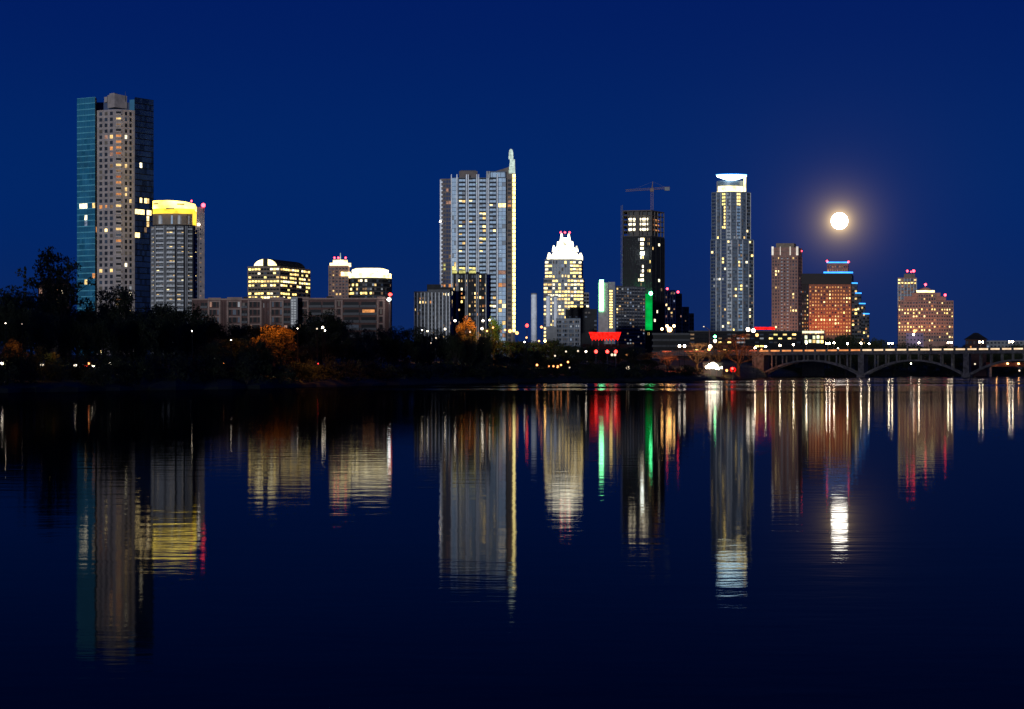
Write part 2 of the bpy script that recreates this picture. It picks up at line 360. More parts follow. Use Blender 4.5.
b.fac((291, 0), (296.2, 0), 299, 345, 18, 2, .86, .72, lambda i, j: 'pale_lit', 'glass_blue'); b.done()
b = Bld('warning_light', 'red light over a white floodlight on a mast at the beige block corner', 736, 389.5, 'light')
part('mast', unit_pole('steel'), b.root, (0, 0, 0), 0, (.2, .2, b.Z(292.5)))
part('red_lamp', unit_globe('lamp_red'), b.root, (.3, -.5, b.Z(294.5)), 0, (.8, .8, .65)); part('floodlight', unit_globe('lamp_cool'), b.root, (-.2, -.5, b.Z(299.5)), 0, (.75, .75, .6))

# --- 4 office with the arched roof
b = Bld('office_building', 'brown office block with lit window bands and a glowing half round gable', 1750, 280, 'building')
b.mass([(247.5, 8), (280, 0), (310.5, 58), (277, 70)], 266, 'brown_stone')
rowp = [(.75, .85), (.35, .6), (.45, .6), (.85, .85), (.8, .65), (.05, .25), (.55, .4), (.95, .7)]
for side, (p, q, nc) in enumerate((((247.5, 8), (280, 0), 10), ((280, 0), (310.5, 58), 13))):
    b.fac(p, q, 267, 348, 20, nc, .86, .5, lambda i, j, side=side: rowp[i][side] if i < 8 else .3, 'glass_black', ('cream', 'cream', 'yellow', 'warm', 'white_lit', 'cream'), margin=.8)
gab = MB(); n = 14
pa, pb = b.P(254, 6.2), b.P(277, .6); dirv = Vector(b.P(310.5, 58)) - Vector(b.P(280, 0))
rise = b.Z(258.3) - b.Z(266)
prof = [(pa[0] + (pb[0] - pa[0]) * (.5 - .5 * math.cos(math.pi * k / n)), pa[1] + (pb[1] - pa[1]) * (.5 - .5 * math.cos(math.pi * k / n)), b.Z(266) + rise * math.sin(math.pi * k / n)) for k in range(n + 1)]
vs = prof + [(x + dirv.x * .92, y + dirv.y * .92, z) for x, y, z in prof]
gab.add(vs, [(k, k + n + 1, k + n + 2, k + 1) for k in range(n)] + [tuple(range(n + 1)), tuple(range(2*n + 1, n, -1))], 'charcoal_panel'); gab.build('vaulted_roof', b.root)
gl = MB()
for k0, k1 in ((1, 6), (8, n - 1)):
    top = [Vector(prof[k]) + Vector((-.12, -.55, 0)) for k in range(k0, k1 + 1)]
    z0 = b.Z(265.4)
    vv = [Vector((top[0].x, top[0].y, z0))] + [Vector((t.x, t.y, max(z0 + .05, t.z - .5))) for t in top] + [Vector((top[-1].x, top[-1].y, z0))]
    m = len(vv); gl.add(vv + [v + Vector((.1, .4, 0)) for v in vv], [tuple(range(m))[::-1], tuple(range(m, 2*m))] + [(k, (k+1) % m, m + (k+1) % m, m + k) for k in range(m)], 'crown_cream')
gl.build('gable_glass', b.root)
b.done()

# --- 5 old tower with tiered lit top
b = Bld('office_tower', 'slim pale gridded tower with tiered white lit top and three red lights', 1700, 339, 'tower')
b.mass([(328.4, 0), (348.5, 1), (349.5, 24), (329, 24)], 265.6, 'pink_stone')
b.fac((328.4, 0), (348.5, 1), 267, 350, 26, 6, .5, .55, .05, 'glass_dark', ('dim', 'orange', 'warm'), piers=6, pier_m='beige_trim', pier_w=.8, pier_d=.5)
t = MB(); b.mass([(329.8, -1), (351, .2), (351, 22), (330.2, 22)], 263, 'crown_cream', 265.4, mb=t); t.build('lit_tier', b.root)
t = MB(); b.mass([(333, 1), (347.6, 1.4), (347.6, 18), (333.2, 18)], 259.8, 'crown_cream', 262.9, mb=t); t.build('lit_tier', b.root)
t = MB(); b.mass([(341, -1.5), (350.4, -1), (350.4, 2), (341, 2)], 272, 'crown_cream', 276, mb=t); t.build('lit_bracket', b.root)
sp = MB(); x, y = b.P(340.4, 6); sp.tube((x, y, b.Z(259.8)), (x, y, b.Z(252.5)), .6, .3, 'mast_pale'); sp.build('spire', b.root)
for px in (334.5, 338.3, 345.6): b.beacon(px, 257.8, .9, d=4)
b.light([(332, 270.5, 'dim'), (332, 283, 'dim'), (337, 293, 'warm'), (341, 293, 'warm')]); b.done()

# --- 6 round topped office with lit double crown
b = Bld('office_building', 'dark rounded office block under two white glowing roof tiers right of the slim tower', 1700, 370, 'building')
fr = [(347, 12), (352, 4), (360, .5), (372, 0), (383, 4), (390, 12), (392, 24)]
b.mass(fr + [(391, 44), (347.5, 44)], 277.6, 'charcoal_panel')
for k, (p, q, nc) in enumerate(zip(fr, fr[1:], (3, 4, 5, 5, 4, 3))):
    b.fac(p, q, 278.4, 350, 17, nc, .9, .55, (lambda i, j: (.1, .15, .35, .55, .25, .6, .5)[min(i, 6)]) if k < 4 else .16, 'glass_black', ('cream', 'warm', 'dim', 'dim', 'pale_lit') if k < 4 else ('pale_lit', 'dim', 'white_lit'), bands='dark_concrete', band_h=.5, band_d=.2)
t = MB(); b.mass([(347.6, 9), (352, 2.4), (360, -1), (372, -1.5), (383, 2.4), (390.4, 10), (391.4, 24), (389, 40), (348.4, 40)], 273, 'crown_cream', 277.4, mb=t); t.build('lit_tier', b.root)
t = MB(); P1 = b.poly([(352, 9), (360, 3), (372, 2), (383, 6), (388.6, 14), (387, 36), (352, 36)]); P2 = b.poly([(356, 12), (362, 8), (371, 7), (380, 10), (383, 16), (382, 30), (356, 30)])
t.prism(P1, b.Z(272.9), b.Z(269.5), 'crown_white'); t.prism(P1, b.Z(269.4), b.Z(267.6), 'crown_cream', P2); t.build('lit_dome', b.root)
b.light([(362, 278.6, 'white_lit'), (365, 278.6, 'white_lit'), (354, 286, 'cream'), (358, 286, 'cream'), (351, 291, 'warm_bright'), (353, 295, 'cream'), (361, 295, 'cream'), (366, 295, 'cream')]); b.done()

# --- 7 tall blue-white condominium tower with lit mast
b = Bld('condominium_tower', 'tall blue white tower with lit mast up its right edge and slanted fin', 1510, 478, 'tower')
b.mass([(440, 6), (451.2, 5), (451.2, 34), (441, 34)], 178, 'brown_fin')
b.mass([(451, 0), (506, 0), (506, 36), (451.5, 36)], 177.6, 'slate_panel')
b.mass([(486.5, .6), (505.8, .6), (505.8, 20), (487, 20)], 171.2, 'slate_panel', 177.5)
fin = MB(); b.mass([(506, 4), (513, 3), (512.6, 34), (506, 34)], 173, 'brown_fin', mb=fin)
b.mass([(494, 4.5), (512.8, 3.4), (512.8, 9), (494, 9)], [171.2, 165.2, 165.2, 171.2], 'brown_fin', 173.2, mb=fin); fin.build('side_fin', b.root)
ph = MB(); b.mass([(459, 6), (477.5, 6), (477, 24), (459.4, 24)], 170.3, 'brown_fin', 177.5, mb=ph); b.mass([(460.5, 8), (476, 8), (476, 20), (461, 20)], 169.2, 'dark_concrete', 170.2, mb=ph); ph.build('penthouse', b.root)
NF = 41
b.fac((440, 6), (446, 5.5), 179, 350, NF, 2, .62, .55, .015, 'glass_navy', ('warm', 'dim'), piers=[0], pier_m='white_panel', pier_w=1.2, pier_d=.6, balcony=(lambda i, j: j == 0, 'white_panel', 1.3, .8))
b.fac((446, 5.5), (451.2, 5), 179, 350, NF, 2, .85, .7, .02, 'glass_navy', ('orange', 'dim', 'pinkish'))
bl = lambda i, j: (.13 if i > 24 else .025)
def main_col(xa, xb, kind):
    bl = lambda i, j: (.38 if i > 26 and xa < 487 else (.17 if i > 24 else .045))
    if kind == 'bal':
        b.fac((xa, 0), (xb, 0), 178, 350, NF, 2, .9, .62, bl, 'glass_blue', ('warm', 'warm_bright', 'dim', 'orange', 'dim'), balcony=(lambda i, j: j == 0, 'glass_blue', .9, .9), bands='charcoal_panel', band_h=1.0, band_d=.3)
    elif kind == 'glass':
        b.fac((xa, 0), (xb, 0), 178, 350, NF, 2, .92, .9, lambda i, j: .2 if i > 26 else .01, 'glass_blue', ('dim', 'pinkish', 'warm'))
    else:
        b.wall.box(b.P(xa)[0], b.P(xb)[0], -1.0, -.05, 2, b.Z(174.5), 'white_panel')
for xa, xb, k in ((451.0, 451.8, 'pier'), (452, 456.2, 'glass'), (456.4, 457.5, 'pier'), (458.9, 465.4, 'bal'), (466, 467, 'pier'), (467.9, 468.7, 'pier'), (469, 475.6, 'bal'), (476.4, 477.4, 'pier'), (478.3, 479.1, 'pier'),
                  (479.4, 485.8, 'bal'), (486.6, 487.5, 'pier'), (488.2, 489, 'pier'), (489.6, 496, 'bal'), (496.8, 497.8, 'pier'), (498.4, 505.8, 'glass')): main_col(xa, xb, k)
b.fac((506.2, 4), (512.8, 3), 178, 350, NF, 1, .5, .55, .05, 'glass_dark', ('dim', 'orange', 'pinkish'))
b.fac((488, .6), (505, .6), 172, 177.4, 1, 4, .9, .85, 0, 'glass_blue')
for px in (487.2, 489.4):
    c = MB(); x, y = b.P(px, -1); c.tube((x, y, b.Z(178)), (x, y, b.Z(171.4)), .75, .75, 'pale_concrete', 10); c.build('roof_column', b.root)
mast = MB(); x, y = b.P(514, 3)
z0, z1 = b.Z(332), b.Z(173); ns = 37
for k in range(ns):
    a = z0 + (z1 - z0) * k / ns; c = z0 + (z1 - z0) * (k + .80) / ns
    mast.box(x - 1.15, x + 1.15, y - 1.2, y + 1.2, a, c, 'mast_yellow')
mast.box(x - .75, x + .75, y - .7, y + .7, -1, z1, 'dark_concrete'); mast.build('lit_mast', b.root)
sp = MB(); x2, y2 = b.P(512, 4)
for k in range(4): sp.box(x2 - 2.7 + .3*k, x2 + 2.7 - .1*k, y2 - 2.4, y2 + 2.4, b.Z(173 - 3.6*k), b.Z(173 - 3.6*k - 3.1), 'mast_pale')
x3, y3 = b.P(511, 4); zz = b.Z(158.6); hh = b.Z(148.5) - zz
sp.lathe([(2.0, zz), (2.0, zz + hh*.25), (2.2, zz + hh*.27), (1.8, zz + hh*.32), (1.8, zz + hh*.6), (2.0, zz + hh*.62), (1.6, zz + hh*.68), (1.5, zz + hh*.86), (.7, zz + hh)], 'mast_pale', (x3, y3), 10)
sp.build('spire', b.root)
for px in (453.5, 455, 460.5, 463.5, 470.5, 474): b.light([(px, 268, 'yellow'), (px, 271.5, 'sallow')])
b.light([(443.5, 270, 'sallow'), (443.5, 266, 'sallow'), (460.3, 202, 'warm_bright'), (463, 202, 'warm'), (492, 205, 'warm_bright'), (500, 204, 'warm_bright'), (504, 204, 'warm_bright'), (509, 204, 'orange'), (509, 200, 'pinkish'), (481, 215, 'warm_bright'), (484, 215, 'warm_bright'), (483, 219, 'warm'),
    (461, 227.5, 'warm_bright'), (484.5, 226, 'warm_bright'), (483, 230, 'warm'), (461, 236, 'warm'), (481.5, 238, 'warm_bright'), (484, 238, 'yellow'), (447.6, 203.5, 'pinkish'), (450, 203.5, 'pinkish'), (447.6, 190.8, 'pinkish'),
    (461.4, 290, 'white_lit'), (461, 252.7, 'warm_bright'), (482, 243, 'warm'), (482, 250, 'warm_bright'), (503.7, 271.7, 'pinkish'), (501, 271.7, 'pinkish'), (504, 285, 'pinkish'), (500, 285, 'orange'), (481, 298.5, 'warm_bright'), (474, 298.5, 'warm'), (484, 298.5, 'orange'),
    (493, 298.5, 'warm_bright'), (495, 298, 'warm'), (493, 307.4, 'white_lit'), (506, 307.4, 'warm_bright'), (482.6, 312, 'warm_bright'), (452, 295, 'white_lit'), (442, 284, 'orange'), (445, 284, 'orange'), (449, 284, 'orange'), (453, 283, 'warm')])
b.beacon(440.2, 221.5, .7, 'lamp_soft', d=5, name='lamp')
b.done()
b = Bld('apartment_block', 'lower white ribbed block joined to the foot of the tall blue white tower', 1440, 430, 'building')
b.mass([(414, 2), (450, 0), (450, 24), (414.5, 24)], 291.3, 'dark_concrete'); b.mass([(428, 2.6), (450, 1.4), (450, 20), (428, 20)], 289.4, 'dark_concrete', 291.3)
b.fac((414, 2), (450, 0), 292.5, 350, 15, 14, .55, .6, .09, 'glass_black', ('warm', 'dim', 'orange', 'dim_blue'), piers=10, pier_m='pale_concrete', pier_w=.8, pier_d=.7)
ph = MB(); b.mass([(427, 6), (441, 6), (441, 18), (427.4, 18)], 284, 'charcoal_panel', 291.2, mb=ph); b.mass([(434, 4), (452, 4), (452, 12), (434, 12)], 287, 'charcoal_panel', 291.25, mb=ph); ph.build('penthouse', b.root)
b.light([(421, 300.6, 'warm_bright'), (422, 304, 'warm'), (431, 304, 'warm_bright'), (431.5, 301, 'orange'), (446, 295, 'white_lit'), (452, 295, 'white_lit')]); b.done()

b = Bld('apartment_block', 'dark warm lit block with yellow glowing top before the tall blue white tower', 1494, 469, 'building')
b.mass([(452.4, 1), (487, 0), (487, 13), (452.6, 13)], 273.2, 'charcoal_panel')
b.fac((452.4, 1), (487, 0), 274.4, 350, 18, 13, .6, .58, .20, 'glass_black', ('warm', 'dim', 'orange', 'dim', 'warm_bright'), piers=[0, .12, .16, .38, .43, .70, .75, .97], pier_m='grey_concrete', pier_w=.9, pier_d=.7, bands='charcoal_panel', band_h=.4, band_d=.3)
t = MB()
for xa, xb in ((452.8, 457), (459, 465.6), (469, 476)): b.mass([(xa, .2), (xb, .2), (xb, 3), (xa, 3)], 270.6, 'sallow', 273.1, mb=t)
t.build('glowing_parapet', b.root)
b.light([(461, 290, 'white_lit'), (463, 296, 'warm'), (474, 298, 'warm'), (481, 298, 'warm_bright'), (461, 302, 'cream'), (470, 308, 'warm'), (482, 312, 'warm_bright'), (456, 284, 'orange')]); b.done()

# --- 8 power station stacks and hall
for px, w, top, D, lab in ((534, 5.8, 292.6, 930, 'tall pale concrete chimney standing alone left of the white crowned tower'), (548.3, 4.6, 294.5, 950, 'pale chimney in front of the left corner of the white crowned tower'),
                           (555.5, 4.2, 295, 960, 'slimmer pale chimney in front of the middle of the white crowned tower')):
    Dd = D; g = ground_z(px, Dd); o = empty('chimney', (wx(px, Dd), Dd, g), lab, 'chimney', 'power station chimneys')
    h = wz(top, Dd) - g; r = w / 2 / F * Dd
    m = MB(); m.lathe([(r * 1.12, -.5), (r * 1.05, h * .3), (r, h * .97)], 'white_panel', n=20); m.build('shaft', o)
    m = MB(); m.lathe([(r * 1.06, h * .972), (r * 1.06, h * .99), (r * .8, h * .991), (r * .8, h * .975)], 'grey_concrete', n=20); m.build('rim', o)
b = Bld('power_station', 'pale grey boxy hall with banded windows at the foot of the chimneys', 900, 568, 'building')
b.mass([(556, 2), (580.5, 0), (580.5, 30), (556, 30)], 318.2, 'slate_panel'); b.mass([(546, 8), (556, 8), (556, 30), (546, 30)], 326, 'grey_concrete'); b.mass([(580.6, 3), (604, 2), (604, 30), (580.6, 30)], 333, 'charcoal_panel')
b.fac((556, 2), (580.5, 0), 319.5, 346, 6, 9, .7, .5, .14, 'glass_black', ('dim_blue', 'dim', 'pale_lit'), piers=[0, .25, .5, .75, 1], pier_m='grey_concrete', pier_w=.6, pier_d=.4, bands='grey_concrete', band_h=.5, band_d=.3)
b.done()
b = Bld('office_building', 'black unlit box building between the white crowned tower and the green lit slab', 1050, 582, 'building')
b.mass([(565.5, 3), (597, 0), (597, 30), (566, 30)], 309, 'charcoal_panel'); b.mass([(570, 6), (590, 6), (590, 20), (570, 20)], 306.8, 'black_panel', 309)
b.fac((565.5, 3), (597, 0), 310.5, 348, 9, 10, .7, .4, .01, 'glass_black', ('dim',)); b.done()

# --- 9 tower with the floodlit folded crown
b = Bld('office_tower', 'lit office tower with a brilliant white folded glass crown', 1640, 564, 'tower')
b.mass([(545, 4), (552, 0), (570, 0), (581.5, 3), (583, 26), (565, 40), (546, 30)], 259, 'grey_concrete')
b.mass([(543.6, 3), (552, -1.2), (570.4, -1.2), (583.2, 2), (584.6, 28), (565, 43), (545, 32)], 278, 'grey_concrete'); b.mass([(580, 5), (589, 9), (588, 30), (580, 30)], 292, 'grey_concrete')
wl = ('cream', 'white_lit', 'warm', 'cream', 'warm_bright')
def frow(p): return lambda i, j: p[min(i, len(p) - 1)]
b.fac((545, 4), (552, 0), 260.5, 278, 5, 2, .92, .56, .85, 'glass_grey', wl); b.fac((552, 0), (570, 0), 260.5, 278, 5, 6, .62, .86, frow([.12, .1, .1, .1, .3]), 'glass_grey', wl, piers=6, pier_m='pale_concrete', pier_w=.7, pier_d=.5)
b.fac((570, 0), (581.5, 3), 260.5, 278, 5, 4, .93, .55, .95, 'glass_grey', wl)
b.fac((543.6, 3), (552, -1.2), 279, 345, 18, 2, .9, .56, .62, 'glass_grey', wl)
b.fac((552, -1.2), (570.4, -1.2), 279, 345, 18, 6, .78, .58, frow([.5, .55, .55, .8, .6, .75, .7, .7, .6]), 'glass_grey', wl, piers=6, pier_m='pale_concrete', pier_w=.6, pier_d=.4)
b.fac((570.4, -1.2), (583.2, 2), 279, 345, 18, 4, .9, .55, .8, 'glass_grey', wl); b.fac((583.2, 2), (584.6, 28), 279, 345, 18, 4, .7, .5, .2, 'glass_black', wl)
b.fac((583.4, 6.2), (589, 9), 293, 345, 14, 2, .8, .55, .45, 'glass_black', wl); b.light([(571, 271, 'cream'), (563, 264, 'dim_blue')])
def shard(mb, px, w, y0, y1, d, dw):
    x, _ = b.P(px, d); hw = w / 2 / F * b.D
    p = [(x - hw, d - dw), (x + hw, d - dw), (x + hw, d + dw), (x - hw, d + dw)]; t = [(x + (a - x) * .34, d + (c - d) * .34) for a, c in p]
    mb.prism(p, b.Z(y0), b.Z(y1), 'crown_white', t)
cr = MB()
def frust(xa, xb, da, db, ya, xc, xd, dc, dd, yb): cr.prism(b.poly([(xa, da), (xb, da), (xb, db), (xa, db)]), b.Z(ya), b.Z(yb), 'crown_white', b.poly([(xc, dc), (xd, dc), (xd, dd), (xc, dd)]))
frust(549.5, 580.5, 5, 33, 257.8, 554.5, 575.5, 8, 28, 249.5); frust(554.2, 575.8, 8, 28, 249.4, 558.3, 571.7, 11, 24, 242.5); frust(557.5, 572.5, 10, 24, 242.4, 561.5, 568.8, 13, 21, 236.5)
for px, w, y0, y1, d in ((549.2, 5, 258, 252.4, 5), (554.6, 5, 258, 249.5, 3), (559.8, 5, 258, 250.5, 2.8), (565, 5.2, 258, 248, 2.6), (570.2, 5, 258, 250.5, 2.8), (575.4, 5, 258, 249.5, 3), (580.6, 4.6, 258, 252.6, 5), (553.8, 3.6, 251, 245, 8),
        (558, 4.2, 251, 241, 7.5), (562.8, 4, 251, 242.5, 7), (567.4, 4, 251, 242.5, 7), (572.2, 4.2, 251, 241, 7.5), (576.6, 3.6, 251, 245.4, 8), (561.6, 4.6, 243.5, 232.8, 12), (568.8, 4.6, 243.5, 232.8, 12), (561.6, 4.4, 243.5, 233.6, 21), (568.8, 4.4, 243.5, 233.6, 21), (549.2, 5, 258, 252.4, 30), (580.6, 4.6, 258, 252.6, 30)): shard(cr, px, w, y0, y1, d, 4 if d > 4 else 3.2)
cr.build('lit_crown', b.root)
seam = MB()
for px in (553.2, 561, 569, 577): x, y = b.P(px, 0); seam.tube((x, y - .6, b.Z(258)), (x, y + 4.5, b.Z(251.5)), .22, .15, 'grey_concrete', 5)
seam.build('crown_seam', b.root)
for px in (560.8, 565, 569.6): b.beacon(px, 232.4, .85, d=13)
b.done()

# --- 11 slab with green neon and dark hotel
b = Bld('office_building', 'pale slab with a tall green neon strip and a stair of yellow windows', 1300, 607, 'building')
b.mass([(598.4, 0), (608.4, 0), (608.4, 20), (598.6, 20)], 282.5, 'tan_concrete'); b.mass([(608.5, 2), (615, 2), (615, 20), (608.5, 20)], 281.8, 'grey_concrete')
neon = MB(); b.mass([(599.4, -1), (603.6, -1), (603.6, -.1), (599.4, -.1)], 279.8, 'neon_green', 311, mb=neon); neon.build('neon_strip', b.root)
b.fac((609, 2), (613, 2), 289.5, 328.5, 14, 1, .8, .62, lambda i, j: 'cream', 'glass_dark'); b.done()
b = Bld('hotel', 'dark slab hotel with rows of small grey windows beside the green neon', 1290, 630, 'building')
b.mass([(615.6, 0), (645, 16), (645, 30), (616, 30)], 285.6, 'dark_concrete')
b.fac((615.6, 0), (645, 16), 287, 345, 17, 11, .72, .5, .22, 'glass_dark', ('dim_blue', 'dim', 'pale_lit', 'dim'), bands='grey_concrete', band_h=.6, band_d=.5, piers=11, pier_m='dark_concrete', pier_w=.5, pier_d=.5)
b.light([(617, 290, 'warm'), (617, 310.5, 'warm_bright'), (619, 305, 'warm'), (618, 313, 'warm')]); b.done()

# --- 12 tower under construction with crane
b = Bld('unfinished_tower', 'dark tower under construction with open lit top floors below the crane', 1500, 644, 'tower')
body = [(622.8, 5), (651.5, 0), (664.4, 22), (640, 40), (624, 34)]
b.mass(body, 236, 'charcoal_panel')
mid = b.poly([(629, 10), (651, 6), (658, 21), (641, 32), (630, 28)]); sl = MB()
for k, y in enumerate((236, 230.8, 225.6, 220.4, 215.4, 211)):
    sl.prism(b.poly(body), b.Z(y), b.Z(y) + (.5 if k < 5 else .9), 'frame_concrete')
for p, q, n in (((623.4, 5.4), (651, .8), 6), ((651.6, 1), (663.8, 21.4), 4)):
    for k in range(n + 1):
        t = k / n; x, y = b.P(p[0] + (q[0] - p[0]) * t, p[1] + (q[1] - p[1]) * t); wd = 1.6 if (n == 6 and k == 3) else .45
        sl.box(x - wd, x + wd, y + .1, y + 1.0, b.Z(236), b.Z(211.2), 'frame_concrete')
sl.build('floor_frame', b.root)
core = MB(); core.prism(mid, b.Z(236), b.Z(211.2), 'dark_concrete'); core.build('lift_core', b.root)
wk = MB()
def glow(xa, xb, ya, yb, da, db, m, mb): b.mass([(xa, da), (xb, db), (xb, db + .4), (xa, da + .4)], ya, m, yb, mb=mb)
for y in (216.4, 221.4, 226.6):
    glow(628.8, 635.8, y + 1.2, y + 4.2, 7.5, 6.2, 'work_light', wk); glow(640, 648, y + 1.2, y + 4.2, 5.6, 4, 'work_light', wk); glow(653.8, 659, y + 1.8, y + 4.2, 9, 18, 'orange', wk)
wk.build('work_light', b.root)
def pcon(i, j): return ('work_light' if b.rng.random() < .55 else .3) if j in (9, 10) and i < 10 else (.22 if j in (9, 10, 13) else .006)
b.fac((622.8, 5), (651.5, 0), 237, 345, 24, 15, .8, .6, pcon, 'glass_black', ('warm', 'cream', 'dim', 'dim'), bands='charcoal_panel', band_h=.5, band_d=.5, piers=[0, .14, .28, .45, .6, .78, .9, 1], pier_m='charcoal_panel', pier_w=.8, pier_d=.6, vary=False)
b.fac((651.5, 0), (664.4, 22), 237, 345, 24, 6, .7, .6, .012, 'glass_black', ('warm', 'dim'), bands='charcoal_panel', piers=3, pier_m='charcoal_panel', pier_w=.8, vary=False)
b.light([(642, 249, 'white_lit'), (642, 254, 'white_lit'), (644, 254, 'white_lit'), (642, 258.5, 'warm_bright'), (639.4, 279.5, 'white_lit'), (641, 272, 'pale_lit'), (650.6, 269, 'cream'), (650.6, 262, 'cream'), (659, 243.5, 'white_lit'), (659, 279.5, 'white_lit'), (656, 310, 'white_lit'), (655.6, 320, 'white_lit'), (653, 247, 'warm'), (640, 240, 'pale_lit'), (645, 240, 'warm_bright'), (661, 288, 'dim')])
b.beacon(642.2, 253.5, 1.5, 'lamp_cool', d=-3, name='work_lamp')
gr = MB(); b.mass([(645, -.6), (652.4, -2), (652.4, -1.6), (645, -.2)], 294, 'green_glow', 330, mb=gr); gr.build('green_facade_glow', b.root)  # green lamp light on the facade, put in as a thin glowing sheet
b.beacon(639, 289, 1.6, 'lamp_green', d=-3, name='green_lamp'); b.beacon(650.8, 293.4, 1.5, 'lamp_green', d=-3, name='green_lamp')
ho = MB(); x, y = b.P(621.8, 2)
for a, c in ((-.6, -.6), (.6, -.6), (.6, .6), (-.6, .6)): ho.tube((x + a, y + c, 0), (x + a, y + c, b.Z(205)), .16, .16, 'steel', 4)
for k in range(28): z = b.Z(205) * k / 28; ho.tube((x - .6, y - .6, z), (x + .6, y - .6, z + 5), .1, .1, 'steel', 4)
ho.build('hoist_mast', b.root); b.done()
zr = b.zg + b.Z(211) + .9
Dc = 1512; xc = wx(652, Dc)
o = empty('tower_crane', (xc, Dc, zr), 'red brown tower crane on top of the unfinished dark tower', 'crane')
def lattice(mb, a, c, w, n, m, r=.16):
    a, c = Vector(a), Vector(c); d = (c - a).normalized(); u = Vector((0, 1, 0)); v = d.cross(u).normalized()
    pts = [[a + (c - a) * (k / n) + u * (su * w) + v * (sv * w) for su, sv in ((-1, -1), (1, -1), (1, 1), (-1, 1))] for k in range(n + 1)]
    for k in range(n):
        for i in range(4):
            mb.tube(pts[k][i], pts[k+1][i], r, r, m, 4); mb.tube(pts[k][i], pts[k+1][(i+1) % 4], r*.7, r*.7, m, 4)
px2m = Dc / F
m = MB(); hz = (211 - 188.5) * px2m - 1; lattice(m, (0, 0, 0), (0, 0, hz), .95, 10, 'crane_steel', .15); m.build('mast', o)
m = MB(); lattice(m, (-26.5 * px2m, 0, hz - .6), (0, 0, hz + .8), .75, 14, 'crane_steel', .12); m.build('jib', o)
m = MB(); lattice(m, (0, 0, hz + .8), (18 * px2m, 0, hz + 2), .75, 9, 'crane_steel', .12); m.build('counter_jib', o)
m = MB(); m.box(12.5*px2m, 17.5*px2m, -1, 1, hz - .6, hz + 2.2, 'grey_concrete'); m.build('counterweight', o)
m = MB(); m.tube((0, 0, hz), (.6, 0, hz + 7), .7, .25, 'crane_steel', 6); m.tube((.6, 0, hz + 7), (-18*px2m, 0, hz + .4), .07, .07, 'steel', 4); m.tube((.6, 0, hz + 7), (14*px2m, 0, hz + 2), .07, .07, 'steel', 4); m.build('apex', o)
m = MB(); m.box(-1.6, 1.4, -1.4, 1.4, hz - 1.5, hz + 1.2, 'beige_trim'); m.build('cab', o)

# --- 13 stepped hotel right of the unfinished tower
b = Bld('office_building', 'dim stepped block with two red roof lights right of the unfinished tower', 1800, 678, 'building')
b.mass([(664.8, 0), (675.6, 2), (675.6, 26), (665, 26)], 290, 'grey_concrete'); b.mass([(675.7, 4), (682, 6), (682, 26), (675.7, 26)], 293.4, 'dark_concrete'); b.mass([(682.1, 6), (689, 8), (689, 26), (682.1, 26)], 306.5, 'dark_concrete'); b.mass([(689.1, 8), (694, 10), (694, 26), (689.1, 26)], 313, 'dark_concrete')
b.fac((664.8, 0), (675.6, 2), 291.5, 345, 14, 4, .6, .55, .3, 'glass_dark', ('dim', 'warm', 'pinkish', 'dim_blue'), piers=4, pier_m='pale_concrete', pier_w=.8)
b.fac((675.7, 4), (682, 6), 295, 345, 13, 3, .6, .5, .12, 'glass_black', ('dim', 'pinkish')); b.fac((682.1, 6), (689, 8), 308, 345, 10, 3, .6, .5, .1, 'glass_black', ('dim',)); b.fac((689.1, 8), (694, 10), 314, 345, 8, 2, .6, .5, .08, 'glass_black', ('dim',))
b.light([(667, 306, 'warm_bright'), (670, 309, 'warm_bright')]); b.beacon(667.3, 288.8, 1.1, d=3); b.beacon(678, 292, 1.1, d=8); b.done()

# --- 14 red sign on a low building
b = Bld('low_building', 'low dark riverside building carrying the broad red sign', 640, 606, 'building')
b.mass([(582, 2), (634, 0), (634, 16), (582, 18)], 344, 'charcoal_panel'); b.fac((583, 1.9), (633, .1), 345.5, 366, 3, 12, .6, .5, .05, 'glass_black', ('dim', 'orange')); b.done()
sg = Bld('lit_sign', 'broad glowing red sign with a notched lower edge over the dark trees', 636, 605, 'sign', zbase=b.zg)
m = MB()
n = 9; xs = [590 + (620 - 590) * k / (2*n) for k in range(2*n + 1)]
top = [(sg.P(x)[0], sg.Z(332.2)) for x in (589, 621)]
low = [(sg.P(x + (605 - x) * .06)[0], sg.Z(340.8 if k % 2 else 338.2)) for k, x in enumerate(xs)]
out = [top[0]] + low + [top[1]]
m.add([(x, -.5, z) for x, z in out] + [(x, .2, z) for x, z in out], [tuple(range(len(out))), tuple(range(2*len(out) - 1, len(out) - 1, -1))] + [(k, len(out) + k, len(out) + (k+1) % len(out), (k+1) % len(out)) for k in range(len(out))], 'red_sign'); m.build('sign_face', sg.root)
m = MB()
for k in range(5): x = sg.P(592 + 6.5*k)[0]; m.box(x - .12, x + .12, .25, .5, sg.Z(346), sg.Z(332), 'steel')
m.build('sign_frame', sg.root)

